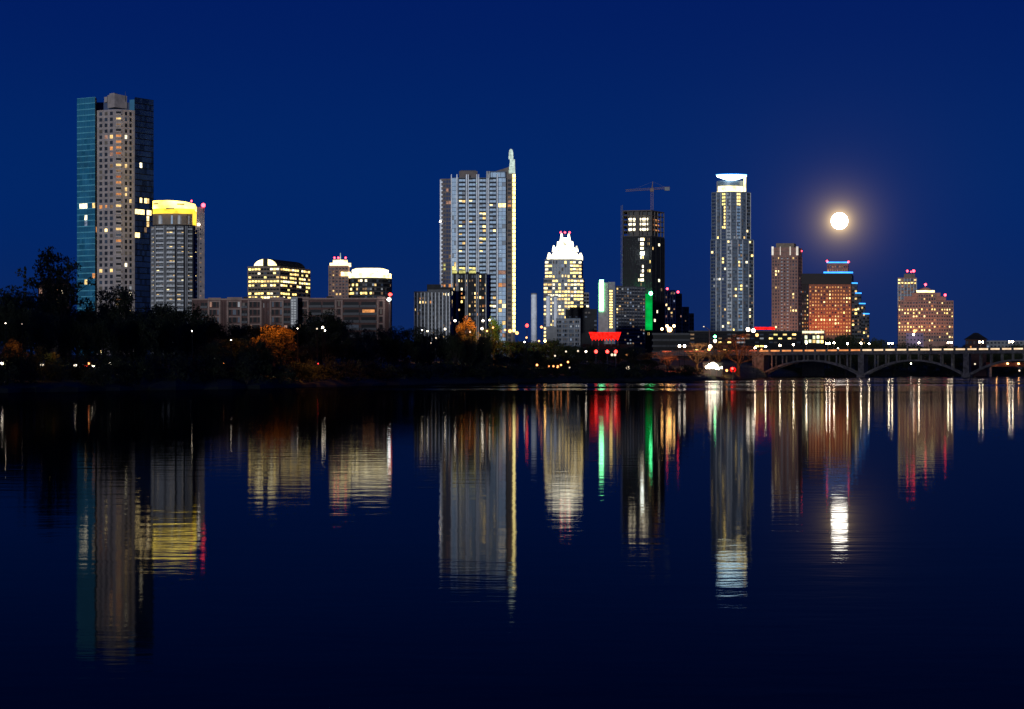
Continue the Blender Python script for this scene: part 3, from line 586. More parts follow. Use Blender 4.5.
# --- 15 tallest slim tower, right of centre
b = Bld('condominium_tower', 'slim grey blue tower with a white lit crescent roof right of centre', 1900, 732, 'tower')
def arc(xa, xb, dep, n, bulge):
    return [(xa + (xb - xa) * k / n, dep - bulge * math.sin(math.pi * k / n)) for k in range(n + 1)]
A1 = arc(711.6, 750.6, 8, 8, 8); b.mass(A1 + [(748, 36), (714, 36)], 191.5, 'slate_panel')
A2 = arc(710.6, 753.6, 8, 8, 9); b.mass(A2 + [(751, 40), (712.5, 40)], 239, 'slate_panel')
for k in range(8):
    gm = ('glass_navy', 'glass_grey', 'glass_navy', 'glass_grey', 'glass_grey', 'glass_blue', 'glass_grey', 'glass_black')[k]
    kw = dict(bands='dark_concrete', band_h=.45, band_d=.35, piers=[0, 1], pier_m=('slate_panel', 'pale_concrete')[k % 2], pier_w=.8, pier_d=.6)
    b.fac(A1[k], A1[k+1], 192.3, 239, 14, 2, .86, .62, .006, gm, ('warm', 'cream', 'dim'), **kw)
    b.fac(A2[k], A2[k+1], 240, 345, 31, 2, .86, .6, .02, gm, ('warm', 'cream', 'dim', 'dim'), **kw)
for y in (193.5, 197, 200.3, 203.6): b.light([(721.8, y, 'yellow'), (724, y, 'yellow'), (736.6, y, 'cream'), (739.4, y, 'cream')])
for k in range(7): b.light([(724.3, 207 + 3.35*k, 'cream')])
b.light([(746.5, 230, 'warm_bright'), (749.8, 240.5, 'warm_bright'), (745.5, 239, 'warm'), (727.8, 239.6, 'warm_bright'), (711.7, 251, 'warm_bright'), (724, 258, 'cream'), (724, 262, 'cream'), (724.7, 268, 'white_lit'), (738.8, 261, 'cream'), (739, 265, 'warm'), (719.7, 279, 'white_lit'), (717, 279, 'pale_lit'), (714.8, 279.5, 'pale_lit'), (724, 279, 'pale_lit'), (715.5, 286, 'pale_lit'),
    (750, 277, 'warm_bright'), (750, 308.7, 'white_lit'), (750, 318, 'warm_bright'), (747, 262, 'white_lit'), (748, 285, 'pale_lit'), (741, 285, 'cream'), (741, 288.4, 'cream'), (737.4, 288, 'cream'), (735, 295, 'warm_bright'), (724.7, 308, 'warm'), (728, 323.5, 'warm_bright'), (722, 325, 'white_lit'), (734, 237, 'pale_lit'), (737, 237, 'pale_lit'), (738, 246, 'dim')])
cl = arc(716.6, 743, 8, 8, 6)
t = MB(); b.mass(cl + [(742, 30), (718, 30)], 185.6, 'crown_cream', 190.6, mb=t); t.build('lit_tier', b.root)
t = MB(); b.mass(arc(717, 743, 9, 8, 5) + [(741, 29), (719, 29)], 180, 'glass_grey', 185.5, mb=t); t.build('glass_drum', b.root)
t = MB()
tp = [(x, d) for x, d in arc(716.4, 746.6, 7, 10, 6)]; n = 11
vt = [(*b.P(x, d), b.Z(174.4)) for x, d in tp]; vb = [(*b.P(x, d + .3), b.Z(175.6 + 4.8 * math.sin(math.pi * k / 10))) for k, (x, d) in enumerate(tp)]; bk = [(*b.P(x, 30), b.Z(174.4)) for x in (745, 718)]
t.add(vt + vb + bk, [(k, n + k, n + k + 1, k + 1)[::1] for k in range(n - 1)] + [tuple(range(n)) + (2*n, 2*n + 1), tuple(range(2*n - 1, n - 1, -1)) + (2*n + 1, 2*n)], 'crown_cool'); t.build('lit_crescent', b.root)
t = MB(); b.mass([(743.6, 5), (746, 6), (746, 9), (743.6, 9)], 175, 'crown_cream', 190.8, mb=t); b.mass([(716.6, 6), (718, 5.4), (718, 8), (716.6, 8)], 181, 'grey_concrete', 190.8, mb=t); t.build('corner_post', b.root)
t = MB(); b.mass(arc(716, 747, 5.5, 10, 6) + [(746, 10), (717, 10)], 173.7, 'cyan_strip', 174.3, mb=t); t.build('blue_edge_strip', b.root)
b.done()

# --- 16 pinkish tower with lit pilasters
b = Bld('residential_tower', 'square pinkish brown tower with white lit corner pilasters left of the orange block', 1850, 786, 'tower')
b.mass([(771.6, 0), (797.6, 0), (802, 16), (776, 22)], 247.5, 'pink_stone')
cap = MB(); b.mass([(776, 3), (794, 3), (796, 14), (778, 16)], 243, 'brown_stone', 247.4, mb=cap); cap.build('roof_cap', b.root)
b.fac((771.6, 0), (797.6, 0), 256.5, 345, 27, 9, .5, .55, .06, 'glass_dark', ('dim', 'warm', 'pinkish', 'dim'), balcony=(lambda i, j: j in (3, 5), 'pale_concrete', .9, 1.0), piers=[0, .3, .42, .58, .7, 1], pier_m='pink_stone', pier_w=.9)
b.fac((797.6, 0), (802, 16), 256.5, 345, 27, 3, .5, .5, .04, 'glass_black', ('dim', 'pale_lit'), piers=[0, 1], pier_m='pink_stone')
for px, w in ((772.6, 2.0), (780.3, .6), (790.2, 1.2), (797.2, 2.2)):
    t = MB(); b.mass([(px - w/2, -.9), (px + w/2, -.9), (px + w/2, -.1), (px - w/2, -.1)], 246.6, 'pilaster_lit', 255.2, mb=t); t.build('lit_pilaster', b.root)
t = MB(); b.mass([(774, -.6), (796, -.6), (796, -.1), (774, -.1)], 250.8, 'beige_trim', 251.8, mb=t); b.mass([(774, -.6), (796, -.6), (796, -.1), (774, -.1)], 254.6, 'beige_trim', 255.4, mb=t); t.build('cornice', b.root)
b.light([(775.5, 271.5, 'warm_bright'), (777.5, 271.5, 'warm_bright'), (775.5, 275, 'warm_bright'), (776.3, 288, 'warm'), (792.6, 293, 'warm_bright'), (792.6, 296, 'warm'), (790, 312, 'warm'), (793.4, 312, 'warm_bright'), (796, 312, 'warm_bright'), (789, 307, 'warm'), (775.5, 326, 'warm_bright'), (792.6, 257.5, 'warm'), (778, 258, 'warm')])
b.beacon(801.4, 251, .8, d=14); b.done()

# --- 17 orange stepped block with cyan strips
b = Bld('office_building', 'orange lit gridded block with black top and cyan lit roof steps under the moon', 1700, 835, 'building')
b.mass([(808.8, 0), (851, 0), (853, 40), (808.8, 40)], 284.4, 'red_granite')
dk = MB(); b.mass([(801.4, -1.2), (851.6, -1.2), (853.6, 42), (802, 42)], 273.6, 'black_panel', 284.3, mb=dk); dk.build('black_attic', b.root)
b.mass([(801.6, 1), (808.7, 1), (808.7, 38), (802, 38)], 284.2, 'charcoal_panel')
up = MB(); b.mass([(827, 6), (848, 6), (848.6, 26), (827.4, 26)], 262.6, 'red_granite', 273.5, mb=up); up.build('upper_storey', b.root)
steps = ((851.7, 857.2, 283.4), (857.3, 861, 293.4), (861.1, 865, 303.8), (865.1, 869, 314))
for k, (xa, xb, y) in enumerate(steps):
    b.mass([(xa, 3 + k), (xb, 5 + k), (xb + .4, 40), (xa, 40)], y, 'dark_concrete')
    b.fac((xa, 3 + k), (xb, 5 + k), y + 2, 345, int((345 - y) / 3.7), 2, .8, .5, .3 if k in (1, 2) else .12, 'glass_black', ('cream', 'warm', 'dim', 'orange'))
    t = MB(); b.mass([(xa - 2, 1.6 + k), (xb + .5, 3.6 + k), (xb + .5, 9), (xa - 2, 9)], y - 1, 'cyan_strip', y - .05, mb=t); t.build('cyan_light_strip', b.root)
for xa, xb, y, d in ((826.6, 848.6, 261.4, 5), (823.5, 853, 271.8, -1.8)):
    t = MB(); b.mass([(xa, d), (xb, d), (xb, d + 6), (xa, d + 6)], y, 'cyan_strip', y + 1.2, mb=t); t.build('cyan_light_strip', b.root)
b.fac((808.8, 0), (851, 0), 285.6, 336, 14, 15, .55, .5, lambda i, j: 'orange' if b.rng.random() < (.5) else (.6 if i > 6 else .4), 'glass_dark', ('warm', 'orange', 'orange', 'warm_bright', 'orange'), piers=15, pier_m='red_granite', pier_w=.75, pier_d=.5, bands='red_granite', band_h=.8, band_d=.2)
b.fac((801.6, 1), (808.7, 1), 290, 336, 12, 3, .5, .45, lambda i, j: .75 if j > 2 - i / 3.5 else .05, 'glass_black', ('orange', 'warm', 'ember', 'ember'))
b.fac((827, 6), (848, 6), 264.4, 272, 2, 9, .5, .5, .6, 'glass_dark', ('dim', 'pinkish', 'orange'))
b.light([(815, 290, 'warm'), (848, 298, 'warm_bright'), (845, 299, 'warm_bright'), (850, 299, 'cream'), (844, 311, 'cream'), (846, 303, 'warm_bright'), (848, 303, 'warm_bright'), (825, 321.5, 'warm_bright'), (829, 321.5, 'warm_bright'), (836, 325, 'warm_bright'), (839, 325, 'warm_bright'), (848, 331, 'cream'), (850, 331, 'cream'), (855, 309, 'cream'), (858, 309, 'warm_bright'), (862, 309, 'warm'), (857, 315, 'cream')])
for px, py in ((827, 261), (848.6, 261.8)): b.beacon(px, py, .9, d=4)
b.done()

# --- 18 pink block and tower behind
b = Bld('office_tower', 'lit tower with red roof lights rising behind the pink domed block', 2000, 907, 'tower')
b.mass([(897.6, 0), (916.8, 0), (917, 20), (898, 20)], 277.6, 'pink_stone'); b.mass([(904, 4), (915, 4), (915, 14), (904, 14)], 273.6, 'brown_stone', 277.5)
b.fac((897.6, 0), (916.8, 0), 278.4, 345, 22, 6, .72, .55, lambda i, j: (.5, 'cream', .25, .25, .15)[min(i, 4)], 'glass_grey', ('dim', 'warm', 'pinkish'), piers=6, pier_m='pale_concrete', pier_w=.7, pier_d=.5)
b.light([(899, 280, 'cream'), (915, 280, 'warm'), (901, 281, 'dim')])
for px, py, r in ((907.4, 271, 1.2), (911, 271.8, .8), (913.6, 271, 1.6)): b.beacon(px, py, r, d=8)
b.done()
b = Bld('hotel', 'broad pink gridded block with a lit half dome on its roof', 1850, 926, 'building')
b.mass([(898, 1), (918, 0), (936, 0), (953.4, 2), (953, 30), (899, 30)], 300.4, 'pink_stone'); b.mass([(904, .5), (946, .5), (946, 26), (904, 26)], 296.4, 'pink_stone', 300.3); b.mass([(912, .2), (940.5, .2), (940.5, 24), (912, 24)], 292.8, 'pink_stone', 296.3)
dm = MB(); pr = []
n = 10; xa, xb = 916.2, 934.8
pr = [(b.P(xa + (xb - xa) * k / n)[0], b.Z(292.7) + (b.Z(287.4) - b.Z(292.7)) * math.sin(math.pi * k / n)) for k in range(n + 1)]
dm.add([(x, -.4, z) for x, z in pr] + [(x, 14, z) for x, z in pr], [tuple(range(n, -1, -1)), tuple(range(n + 1, 2*n + 2))] + [(k, k + 1, n + 2 + k, n + 1 + k) for k in range(n)], 'pink_stone'); dm.build('half_dome', b.root)
t = MB(); b.mass([(916.4, -.9), (934.6, -.9), (934.6, -.5), (916.4, -.5)], 290.4, 'crown_cream', 292.4, mb=t); t.build('dome_light_band', b.root)
def ph(i, j): return {3: .62, 4: .3, 5: .15, 7: .35, 8: .7, 9: .25}.get(i, .05)
hm = ('warm', 'warm_bright', 'orange', 'cream')
kw = dict(piers=7, pier_m='beige_trim', pier_w=.7, pier_d=.4)
b.fac((898, 1), (918, 0), 301.2, 342, 12, 7, .52, .5, lambda i, j: {2: .9, 3: .45, 4: .3, 6: .5, 7: .9, 8: .3}.get(i, .09), 'glass_dark', hm, **kw)
b.fac((918, 0), (936, 0), 294, 342, 14, 7, .52, .5, lambda i, j: {1: .2, 4: .85, 5: .3, 9: .8, 10: .4}.get(i, .1), 'glass_dark', hm, **kw)
b.fac((936, 0), (953.4, 2), 301.2, 342, 12, 7, .52, .5, lambda i, j: {2: .6, 3: .35, 6: .4, 7: .65}.get(i, .09), 'glass_dark', hm, **kw)
for px, py in ((925.5, 284.6), (945.2, 295)): b.beacon(px, py, 1.3, d=6)
b.light([(948, 335, 'cream'), (949, 338, 'warm_bright')]); b.done()
b = Bld('low_building', 'lilac lit low box with a lamp in front of the pink domed block', 1500, 915, 'building')
b.mass([(906, 0), (923.5, 0), (923.5, 14), (906, 14)], 333, 'lilac_lit_wall'); b.fac((906, 0), (923.5, 0), 333.4, 346, 3, 5, .4, .4, 0, 'glass_dark')  # lilac light on the box is put into its wall material as glow
b.beacon(914.6, 331, 1.3, 'lamp_ember', d=-1, name='roof_lamp'); b.beacon(913.5, 334.5, .9, 'lamp_soft', d=-1, name='wall_lamp'); b.done()

# --- 19 low buildings at the right end
b = Bld('house', 'small hip roofed house behind the right end of the bridge', 900, 976, 'house')
b.mass([(965.5, 0), (986.5, 0), (986.5, 10), (965.5, 10)], 339.4, 'brick')
rf = MB(); q = b.poly([(964, -1), (988, -1), (988, 11), (964, 11)]); r2 = b.poly([(974, 4), (978, 4), (978, 6), (974, 6)]); rf.prism(q, b.Z(339.3), b.Z(332.6), 'charcoal_panel', r2); rf.build('hip_roof', b.root)
b.fac((965.5, 0), (986.5, 0), 340, 350, 2, 6, .5, .6, .15, 'glass_dark', ('dim', 'orange')); b.done()
b = Bld('low_building', 'long bluish low building at the far right above the bridge', 1050, 1020, 'building')
b.mass([(986, 0), (1075, 0), (1075, 20), (986, 20)], 340.6, 'grey_concrete'); b.fac((986, 0), (1075, 0), 341, 352, 3, 24, .55, .5, .05, 'glass_dark', ('dim', 'dim_blue')); b.done()

# --- 20 low complex behind the bridge approach
b = Bld('low_building', 'long flat roofed dark building with thin lit strips beside the bridge approach', 860, 735, 'building')
b.mass([(690, 0), (801, 0), (801, 30), (690, 30)], 331.6, 'charcoal_panel')
rf = MB(); b.mass([(688.5, -2), (802, -2), (802, 31), (688.5, 31)], 330.8, 'dark_concrete', 331.7, mb=rf); rf.build('flat_roof', b.root)
b.fac((690, 0), (801, 0), 332.6, 352, 5, 24, .8, .4, .10, 'glass_black', ('dim', 'dim', 'cream'))
b.light([(737, 337.5, 'pale_lit'), (741, 337.5, 'pale_lit'), (737, 342.5, 'pale_lit'), (742, 342.5, 'pale_lit'), (759, 345.5, 'cream'), (764, 345.5, 'cream'), (773, 339, 'cream'), (777, 335, 'yellow'), (762, 338, 'pale_lit'), (787, 335, 'warm'), (794, 336, 'cream')]); b.done()
b = Bld('parking_garage', 'dark open deck parking garage left of the tall lamp mast', 900, 674, 'building')
for k in range(5): b.mass([(652, 0), (698, -1), (698, 30), (652, 30)], 333 + 6*k, 'dark_concrete', 335 + 6*k)
b.mass([(653, 1), (697, 0), (697, 29), (653, 29)], 334, 'black_panel'); b.done()
b = Bld('pavilion', 'bright glass pavilion glowing pale yellow in front of the orange block', 830, 813, 'building')
b.mass([(802, 1), (824.5, 1), (824.5, 16), (802, 16)], 334, 'charcoal_panel')
t = MB(); b.mass([(801.6, -1), (825, -1), (825, 17), (801.6, 17)], 330.4, 'dark_concrete', 330.9, mb=t); t.build('roof_slab', b.root)
t = MB(); b.mass([(802.2, -.5), (824, -.5), (824, .5), (802.2, .5)], 331, 'pavilion_lit', 333.2, mb=t); t.build('light_band', b.root)
b.fac((804, 1), (824, 1), 335, 343.5, 2, 5, .75, .8, .85, 'glass_dark', ('pavilion_lit', 'cream', 'pavilion_lit', 'warm')); b.done()
b = Bld('lit_sign', 'thin red glowing sign on the flat roof left of the pinkish tower', 865, 765, 'sign')
o = b.root; m = MB(); b.mass([(754.5, 2), (775, 2), (775, 3), (754.5, 3)], 327, 'red_sign', 329.4, mb=m); m.build('sign_face', o)
m = MB()
for px in (757, 764, 772): x, y = b.P(px, 3.2); m.box(x - .1, x + .1, y, y + .2, b.Z(331), b.Z(327.4), 'steel')
m.build('sign_frame', o)

# small lit house behind the left trees
b = Bld('house', 'house with warm lit windows glimpsed through the tall open tree at left', 420, 54, 'house')
b.mass([(38, 0), (70, 0), (70, 10), (38, 10)], 284, 'brick'); rf = MB(); rf.prism(b.poly([(37, -1), (71, -1), (71, 11), (37, 11)]), b.Z(283.9), b.Z(277), 'charcoal_panel', b.poly([(46, 4), (62, 4), (62, 6), (46, 6)])); rf.build('roof', b.root)
b.fac((38, 0), (70, 0), 285, 330, 4, 6, .5, .5, 0, 'glass_dark'); b.light([(62, 288.4, 'white_lit'), (58, 290, 'orange'), (49.5, 292, 'warm_bright'), (54, 298, 'warm'), (43, 287, 'pinkish')]); b.done()

# ------------------------------------------------------------------ trees
def leaf_cloud(mb, r, c, rad, n, size, m, flat=.75):
    for _ in range(n):
        while True:
            d = Vector((r.uniform(-1, 1), r.uniform(-1, 1), r.uniform(-1, 1)))
            if .05 < d.length < 1: break
        d = d.normalized() * (d.length ** .5)
        p = Vector(c) + Vector((d.x * rad, d.y * rad, d.z * rad * flat))
        u = Vector((r.gauss(0, 1), r.gauss(0, 1), r.gauss(0, 1))).normalized(); v = u.orthogonal().normalized()
        a = size * r.uniform(.55, 1.3); w = a * r.uniform(.35, .6)
        mb.add([p - u*a/2, p + v*w/2, p + u*a/2, p - v*w/2], [(0, 1, 2, 3)], m)
def make_tree(kind, seed, leafm='foliage'):
    """a 10 m tree: trunk mesh with limbs and crown mesh of leaf clumps"""
    r = random.Random(seed); t = MB(); c = MB()
    if kind == 'conifer':
        t.tube((0, 0, -.3), (0, 0, 9.8), .22, .03, 'bark', 7)
        z = 1.2
        while z < 9.9:
            R = 1.75 * (1 - z / 10.4)
            for k in range(6):
                a = r.uniform(0, 6.28); L = R * r.uniform(.7, 1.1)
                e = (math.cos(a) * L, math.sin(a) * L, z - .15 * L)
                t.tube((0, 0, z), e, .04, .015, 'bark', 4)
                for s in (.35, .65, .95): leaf_cloud(c, r, (e[0]*s, e[1]*s, z - .15*L*s), .26, 9, .28, leafm, .5)
            z += .42
    elif kind == 'bush':
        for k in range(5):
            a = r.uniform(0, 6.28); e = (math.cos(a)*1.6, math.sin(a)*1.6, r.uniform(2, 4)); t.tube((0, 0, -.3), e, .12, .04, 'bark', 5)
        for k in range(26):
            a = r.uniform(0, 6.28); R = r.uniform(0, 3.6); leaf_cloud(c, r, (math.cos(a)*R, math.sin(a)*R, r.uniform(.3, 5.2 - R*.7)), r.uniform(.8, 1.5), 48, .5, leafm)
    else:
        sparse = kind in ('open', 'bare')
        H = r.uniform(2.2, 3.2); lean = (r.uniform(-.25, .25), r.uniform(-.25, .25))
        t.tube((0, 0, -.4), (lean[0], lean[1], H), .34, .24, 'bark', 8)
        tips = []
        nl = 15 if kind == 'open' else (9 if sparse else 11)
        for k in range(nl):
            a = 6.28 * k / nl + r.uniform(-.3, .3); z0 = H * r.uniform(.7, 1.0); out = r.uniform(1.6, 3.6) * (1 if k % 3 else .45)
            z1 = r.uniform(4.2, 8.6) if k % 3 else r.uniform(7.6, 9.2)
            s = Vector((lean[0], lean[1], z0)); e = Vector((lean[0] + math.cos(a)*out, lean[1] + math.sin(a)*out, z1)); mid = s.lerp(e, .5) + Vector((r.uniform(-.3, .3), r.uniform(-.3, .3), -.35))
            t.tube(s, mid, .15, .10, 'bark', 6); t.tube(mid, e, .10, .035, 'bark', 5)
            tips.append(e)
            for q in range(6 if kind == 'open' else 4):
                f = mid.lerp(e, r.uniform(.1, .95)); g = f + Vector((r.uniform(-1.5, 1.5), r.uniform(-1.5, 1.5), r.uniform(-.3, 1.3)))
                t.tube(f, g, .05, .015, 'bark', 4); tips.append(g)
        for e in tips:
            if kind == 'bare':
                for q in range(7):
                    g = e + Vector((r.gauss(0, .7), r.gauss(0, .7), r.uniform(-.2, .9))); t.tube(e, g, .025, .01, 'bark', 3)
                leaf_cloud(c, r, e, .85, 22, .22, leafm)
            elif kind == 'open': leaf_cloud(c, r, e, r.uniform(.4, .8), 34, .30, leafm, .6)
            else:
                leaf_cloud(c, r, e, r.uniform(.7, 1.25), 62, .42, leafm)
        if kind == 'broad':
            for k in range(16):
                a = r.uniform(0, 6.28); R = r.uniform(.5, 3.2); leaf_cloud(c, r, (math.cos(a)*R, math.sin(a)*R, r.uniform(2.0, 6.0)), 1.1, 40, .45, leafm)
    return t.mesh('trunk'), c.mesh('crown')
KINDS = {'broad': [make_tree('broad', s) for s in range(6)], 'open': [make_tree('open', s) for s in range(20, 23)], 'conifer': [make_tree('conifer', 31)], 'bush': [make_tree('bush', s) for s in range(40, 43)],
         'bare': [make_tree('bare', s, 'foliage_dry') for s in (50, 51)], 'dry': [make_tree('broad', s, 'foliage_dry') for s in (60, 61)], 'green': [make_tree('broad', 70, 'foliage_green')]}
tr = random.Random(99)
def tree(kind, px, Y, ytop, wpx, label, group=None, name='tree', cat='tree', k=None):
    ms = KINDS[kind]; tm, cm = ms[tr.randrange(len(ms))] if k is None else ms[k]
    z = ground_z(px, Y); h = max(1.5, wz(ytop, Y) - z); w = wpx / F * Y
    o = empty(name, (wx(px, Y), Y, z), label, cat, group, tr.uniform(0, 6.28))
    sxy = w / (7.6 if kind != 'conifer' else 3.5); sz = h / (9.7 if kind != 'bush' else 6.2)
    for nme, me in (('trunk', tm), ('crown', cm)):
        q = part(nme, me, o); q.scale = (sxy, sxy, sz)
    return o
GL = 'dark unlit tree merging into the black mass of trees along the far bank'; GG = 'dark trees along the far bank'
# skyline trees with a shape of their own
tree('open', 57, 235, 247, 72, 'tall open crowned tree, highest on the far left bank, sky through its branches', k=1)
tree('conifer', 25, 240, 267, 12, 'narrow dark conifer just left of the tall open tree')
tree('broad', 117, 245, 281, 42, 'round dark tree in front of the foot of the tallest left tower', k=1)
tree('broad', 8, 230, 287, 46, 'dense dark tree at the left edge of the bank', k=2)
tree('broad', 160, 262, 303, 40, 'low spreading dark tree under the yellow crowned tower', k=3)
tree('broad', 327, 285, 312, 42, 'rounded dark tree in front of the beige framed block', k=4)
tree('broad', 88, 240, 304, 30, 'short dark tree between the tall open tree and the round tree', k=5)
OUT = [(-40, 292), (0, 290), (20, 291), (35, 298), (80, 305), (100, 303), (140, 304), (195, 304), (200, 318), (245, 324), (300, 326), (308, 318), (345, 316), (352, 326), (400, 328), (440, 328), (470, 333), (520, 338), (560, 341), (600, 346), (640, 345), (660, 352), (700, 356), (760, 360)]
px = -45
while px < 655:
    Ds = shore(px); y = lerp_table(OUT, px)
    tree('broad', px, Ds + tr.uniform(45, 95), y + tr.uniform(-1.5, 5), tr.uniform(26, 42) * (.8 if px > 350 else 1), GL, GG)
    tree('broad', px + tr.uniform(2, 8), Ds + tr.uniform(22, 42), y + tr.uniform(8, 24), tr.uniform(24, 38) * (.8 if px > 350 else 1), GL, GG)
    px += tr.uniform(11, 16)
px = -40
while px < 700:
    Ds = shore(px)
    tree('bush', px, Ds + tr.uniform(4, 12), wz(0, 1) * 0 + HZ - (tr.uniform(2.2, 4.2) - 1) / Ds * F, tr.uniform(24, 40), 'dark shrub at the water edge of the far bank', 'dark shrubs at the water edge', 'shrub', 'shrub')
    px += tr.uniform(8, 14)
for px_ in (250, 262, 456, 470, 484):
    tree('broad', px_, shore(px_) + 9, 337.5 + tr.uniform(-1.5, 2.5) if px_ < 400 else 335 + tr.uniform(-1, 2), 24 if px_ < 400 else 18, GL, GG)
# behind the bridge
px = 768
while px < 1040:
    for row in (0, 1):
        Y = max(shore(px) + 8, 880) + row * 45 + tr.uniform(0, 20)
        base = 341 if 800 < px < 885 else (347 if px < 800 else 346)
        tree('broad', px + 4 * row, Y, base + tr.uniform(-3, 3) + (0 if row else 8), tr.uniform(16, 26), 'dark tree on the bank seen through and above the arched bridge', 'dark trees behind the bridge')
    tree('bush', px, max(shore(px) + 3, 840), 364 + tr.uniform(-3, 3), 22, 'dark shrub on the bank under the bridge arches', 'dark shrubs under the bridge', 'shrub', 'shrub')
    px += tr.uniform(9, 14)
tree('broad', 845, 860, 332, 36, 'rounded dark tree rising above the bridge in front of the orange block', k=1)
tree('broad', 872, 900, 338, 24, 'smaller dark tree at the foot of the cyan lit roof steps', k=3)
# lamp-lit trees
tree('dry', 273, 238, 325, 50, 'orange lit round tree glowing before the brick apartment block', k=0)
tree('dry', 467, 395, 318.5, 27, 'orange lit tree at the foot of the tall blue white tower', k=1)
tree('green', 494, 398, 317, 19, 'green lit tree at the foot of the tall blue white tower')
tree('bare', 738, 500, 333, 48, 'bare reddish lit tree right of the bright riverside shelter', k=0)
tree('bare', 697, 450, 342, 40, 'bare warm lit tree over the bright riverside shelter', k=1)
tree('bare', 718, 470, 340, 40, 'bare tree with warm lit twigs right above the blazing shelter', k=0)
tree('bare', 668, 430, 350, 34, 'bare dim red tree at the left end of the bridge approach', k=1)
tree('dry', 12, 188, 341, 30, 'low orange lit tree at the left edge above the waterline', k=1)
tree('dry', 53, 190, 352, 12, 'small yellow lit bush beside the parked cars', k=0, name='bush', cat='bush')
def lamp(name, kind, loc, power, col, r=.3, rot=None):
    l = bpy.data.lights.new(name, kind); l.energy = power; l.color = col
    if kind in ('POINT', 'SPOT'): l.shadow_soft_size = r
    o = bpy.data.objects.new(name, l); COL.objects.link(o); o.location = loc
    if rot: o.rotation_euler = rot
    return l, o
def shade_lamp(px, py, Y, power, col, back=3., cone=112):
    # a shaded lamp above a crown, throwing its light down and away from the water
    l, o = lamp('lamp_light', 'SPOT', (wx(px, Y), Y, wz(py, Y)), power, col, .5)
    o.rotation_euler = Vector((0, back, -4)).to_track_quat('-Z', 'Y').to_euler(); l.spot_size = math.radians(cone); l.spot_blend = .6
shade_lamp(276, 300, 235, 4200, (1, .34, .035)); shade_lamp(288, 305, 235, 1400, (1, .30, .05)); shade_lamp(262, 312, 236, 700, (1, .36, .06))
shade_lamp(467, 300, 391, 20000, (1, .36, .05)); shade_lamp(494, 304, 394, 6000, (.6, 1, .35))
shade_lamp(12, 333, 186, 160, (1, .42, .08)); shade_lamp(53, 347, 189, 60, (1, .7, .2))
shade_lamp(722, 336, 455, 11000, (1, .50, .18), 5); shade_lamp(742, 332, 492, 10000, (1, .24, .07), 5); shade_lamp(702, 340, 446, 9000, (1, .50, .18), 5); shade_lamp(762, 352, 668, 1800, (1, .36, .12), 5); shade_lamp(684, 346, 432, 4000, (1, .26, .08), 5); shade_lamp(668, 344, 425, 8000, (1, .24, .08), 5)

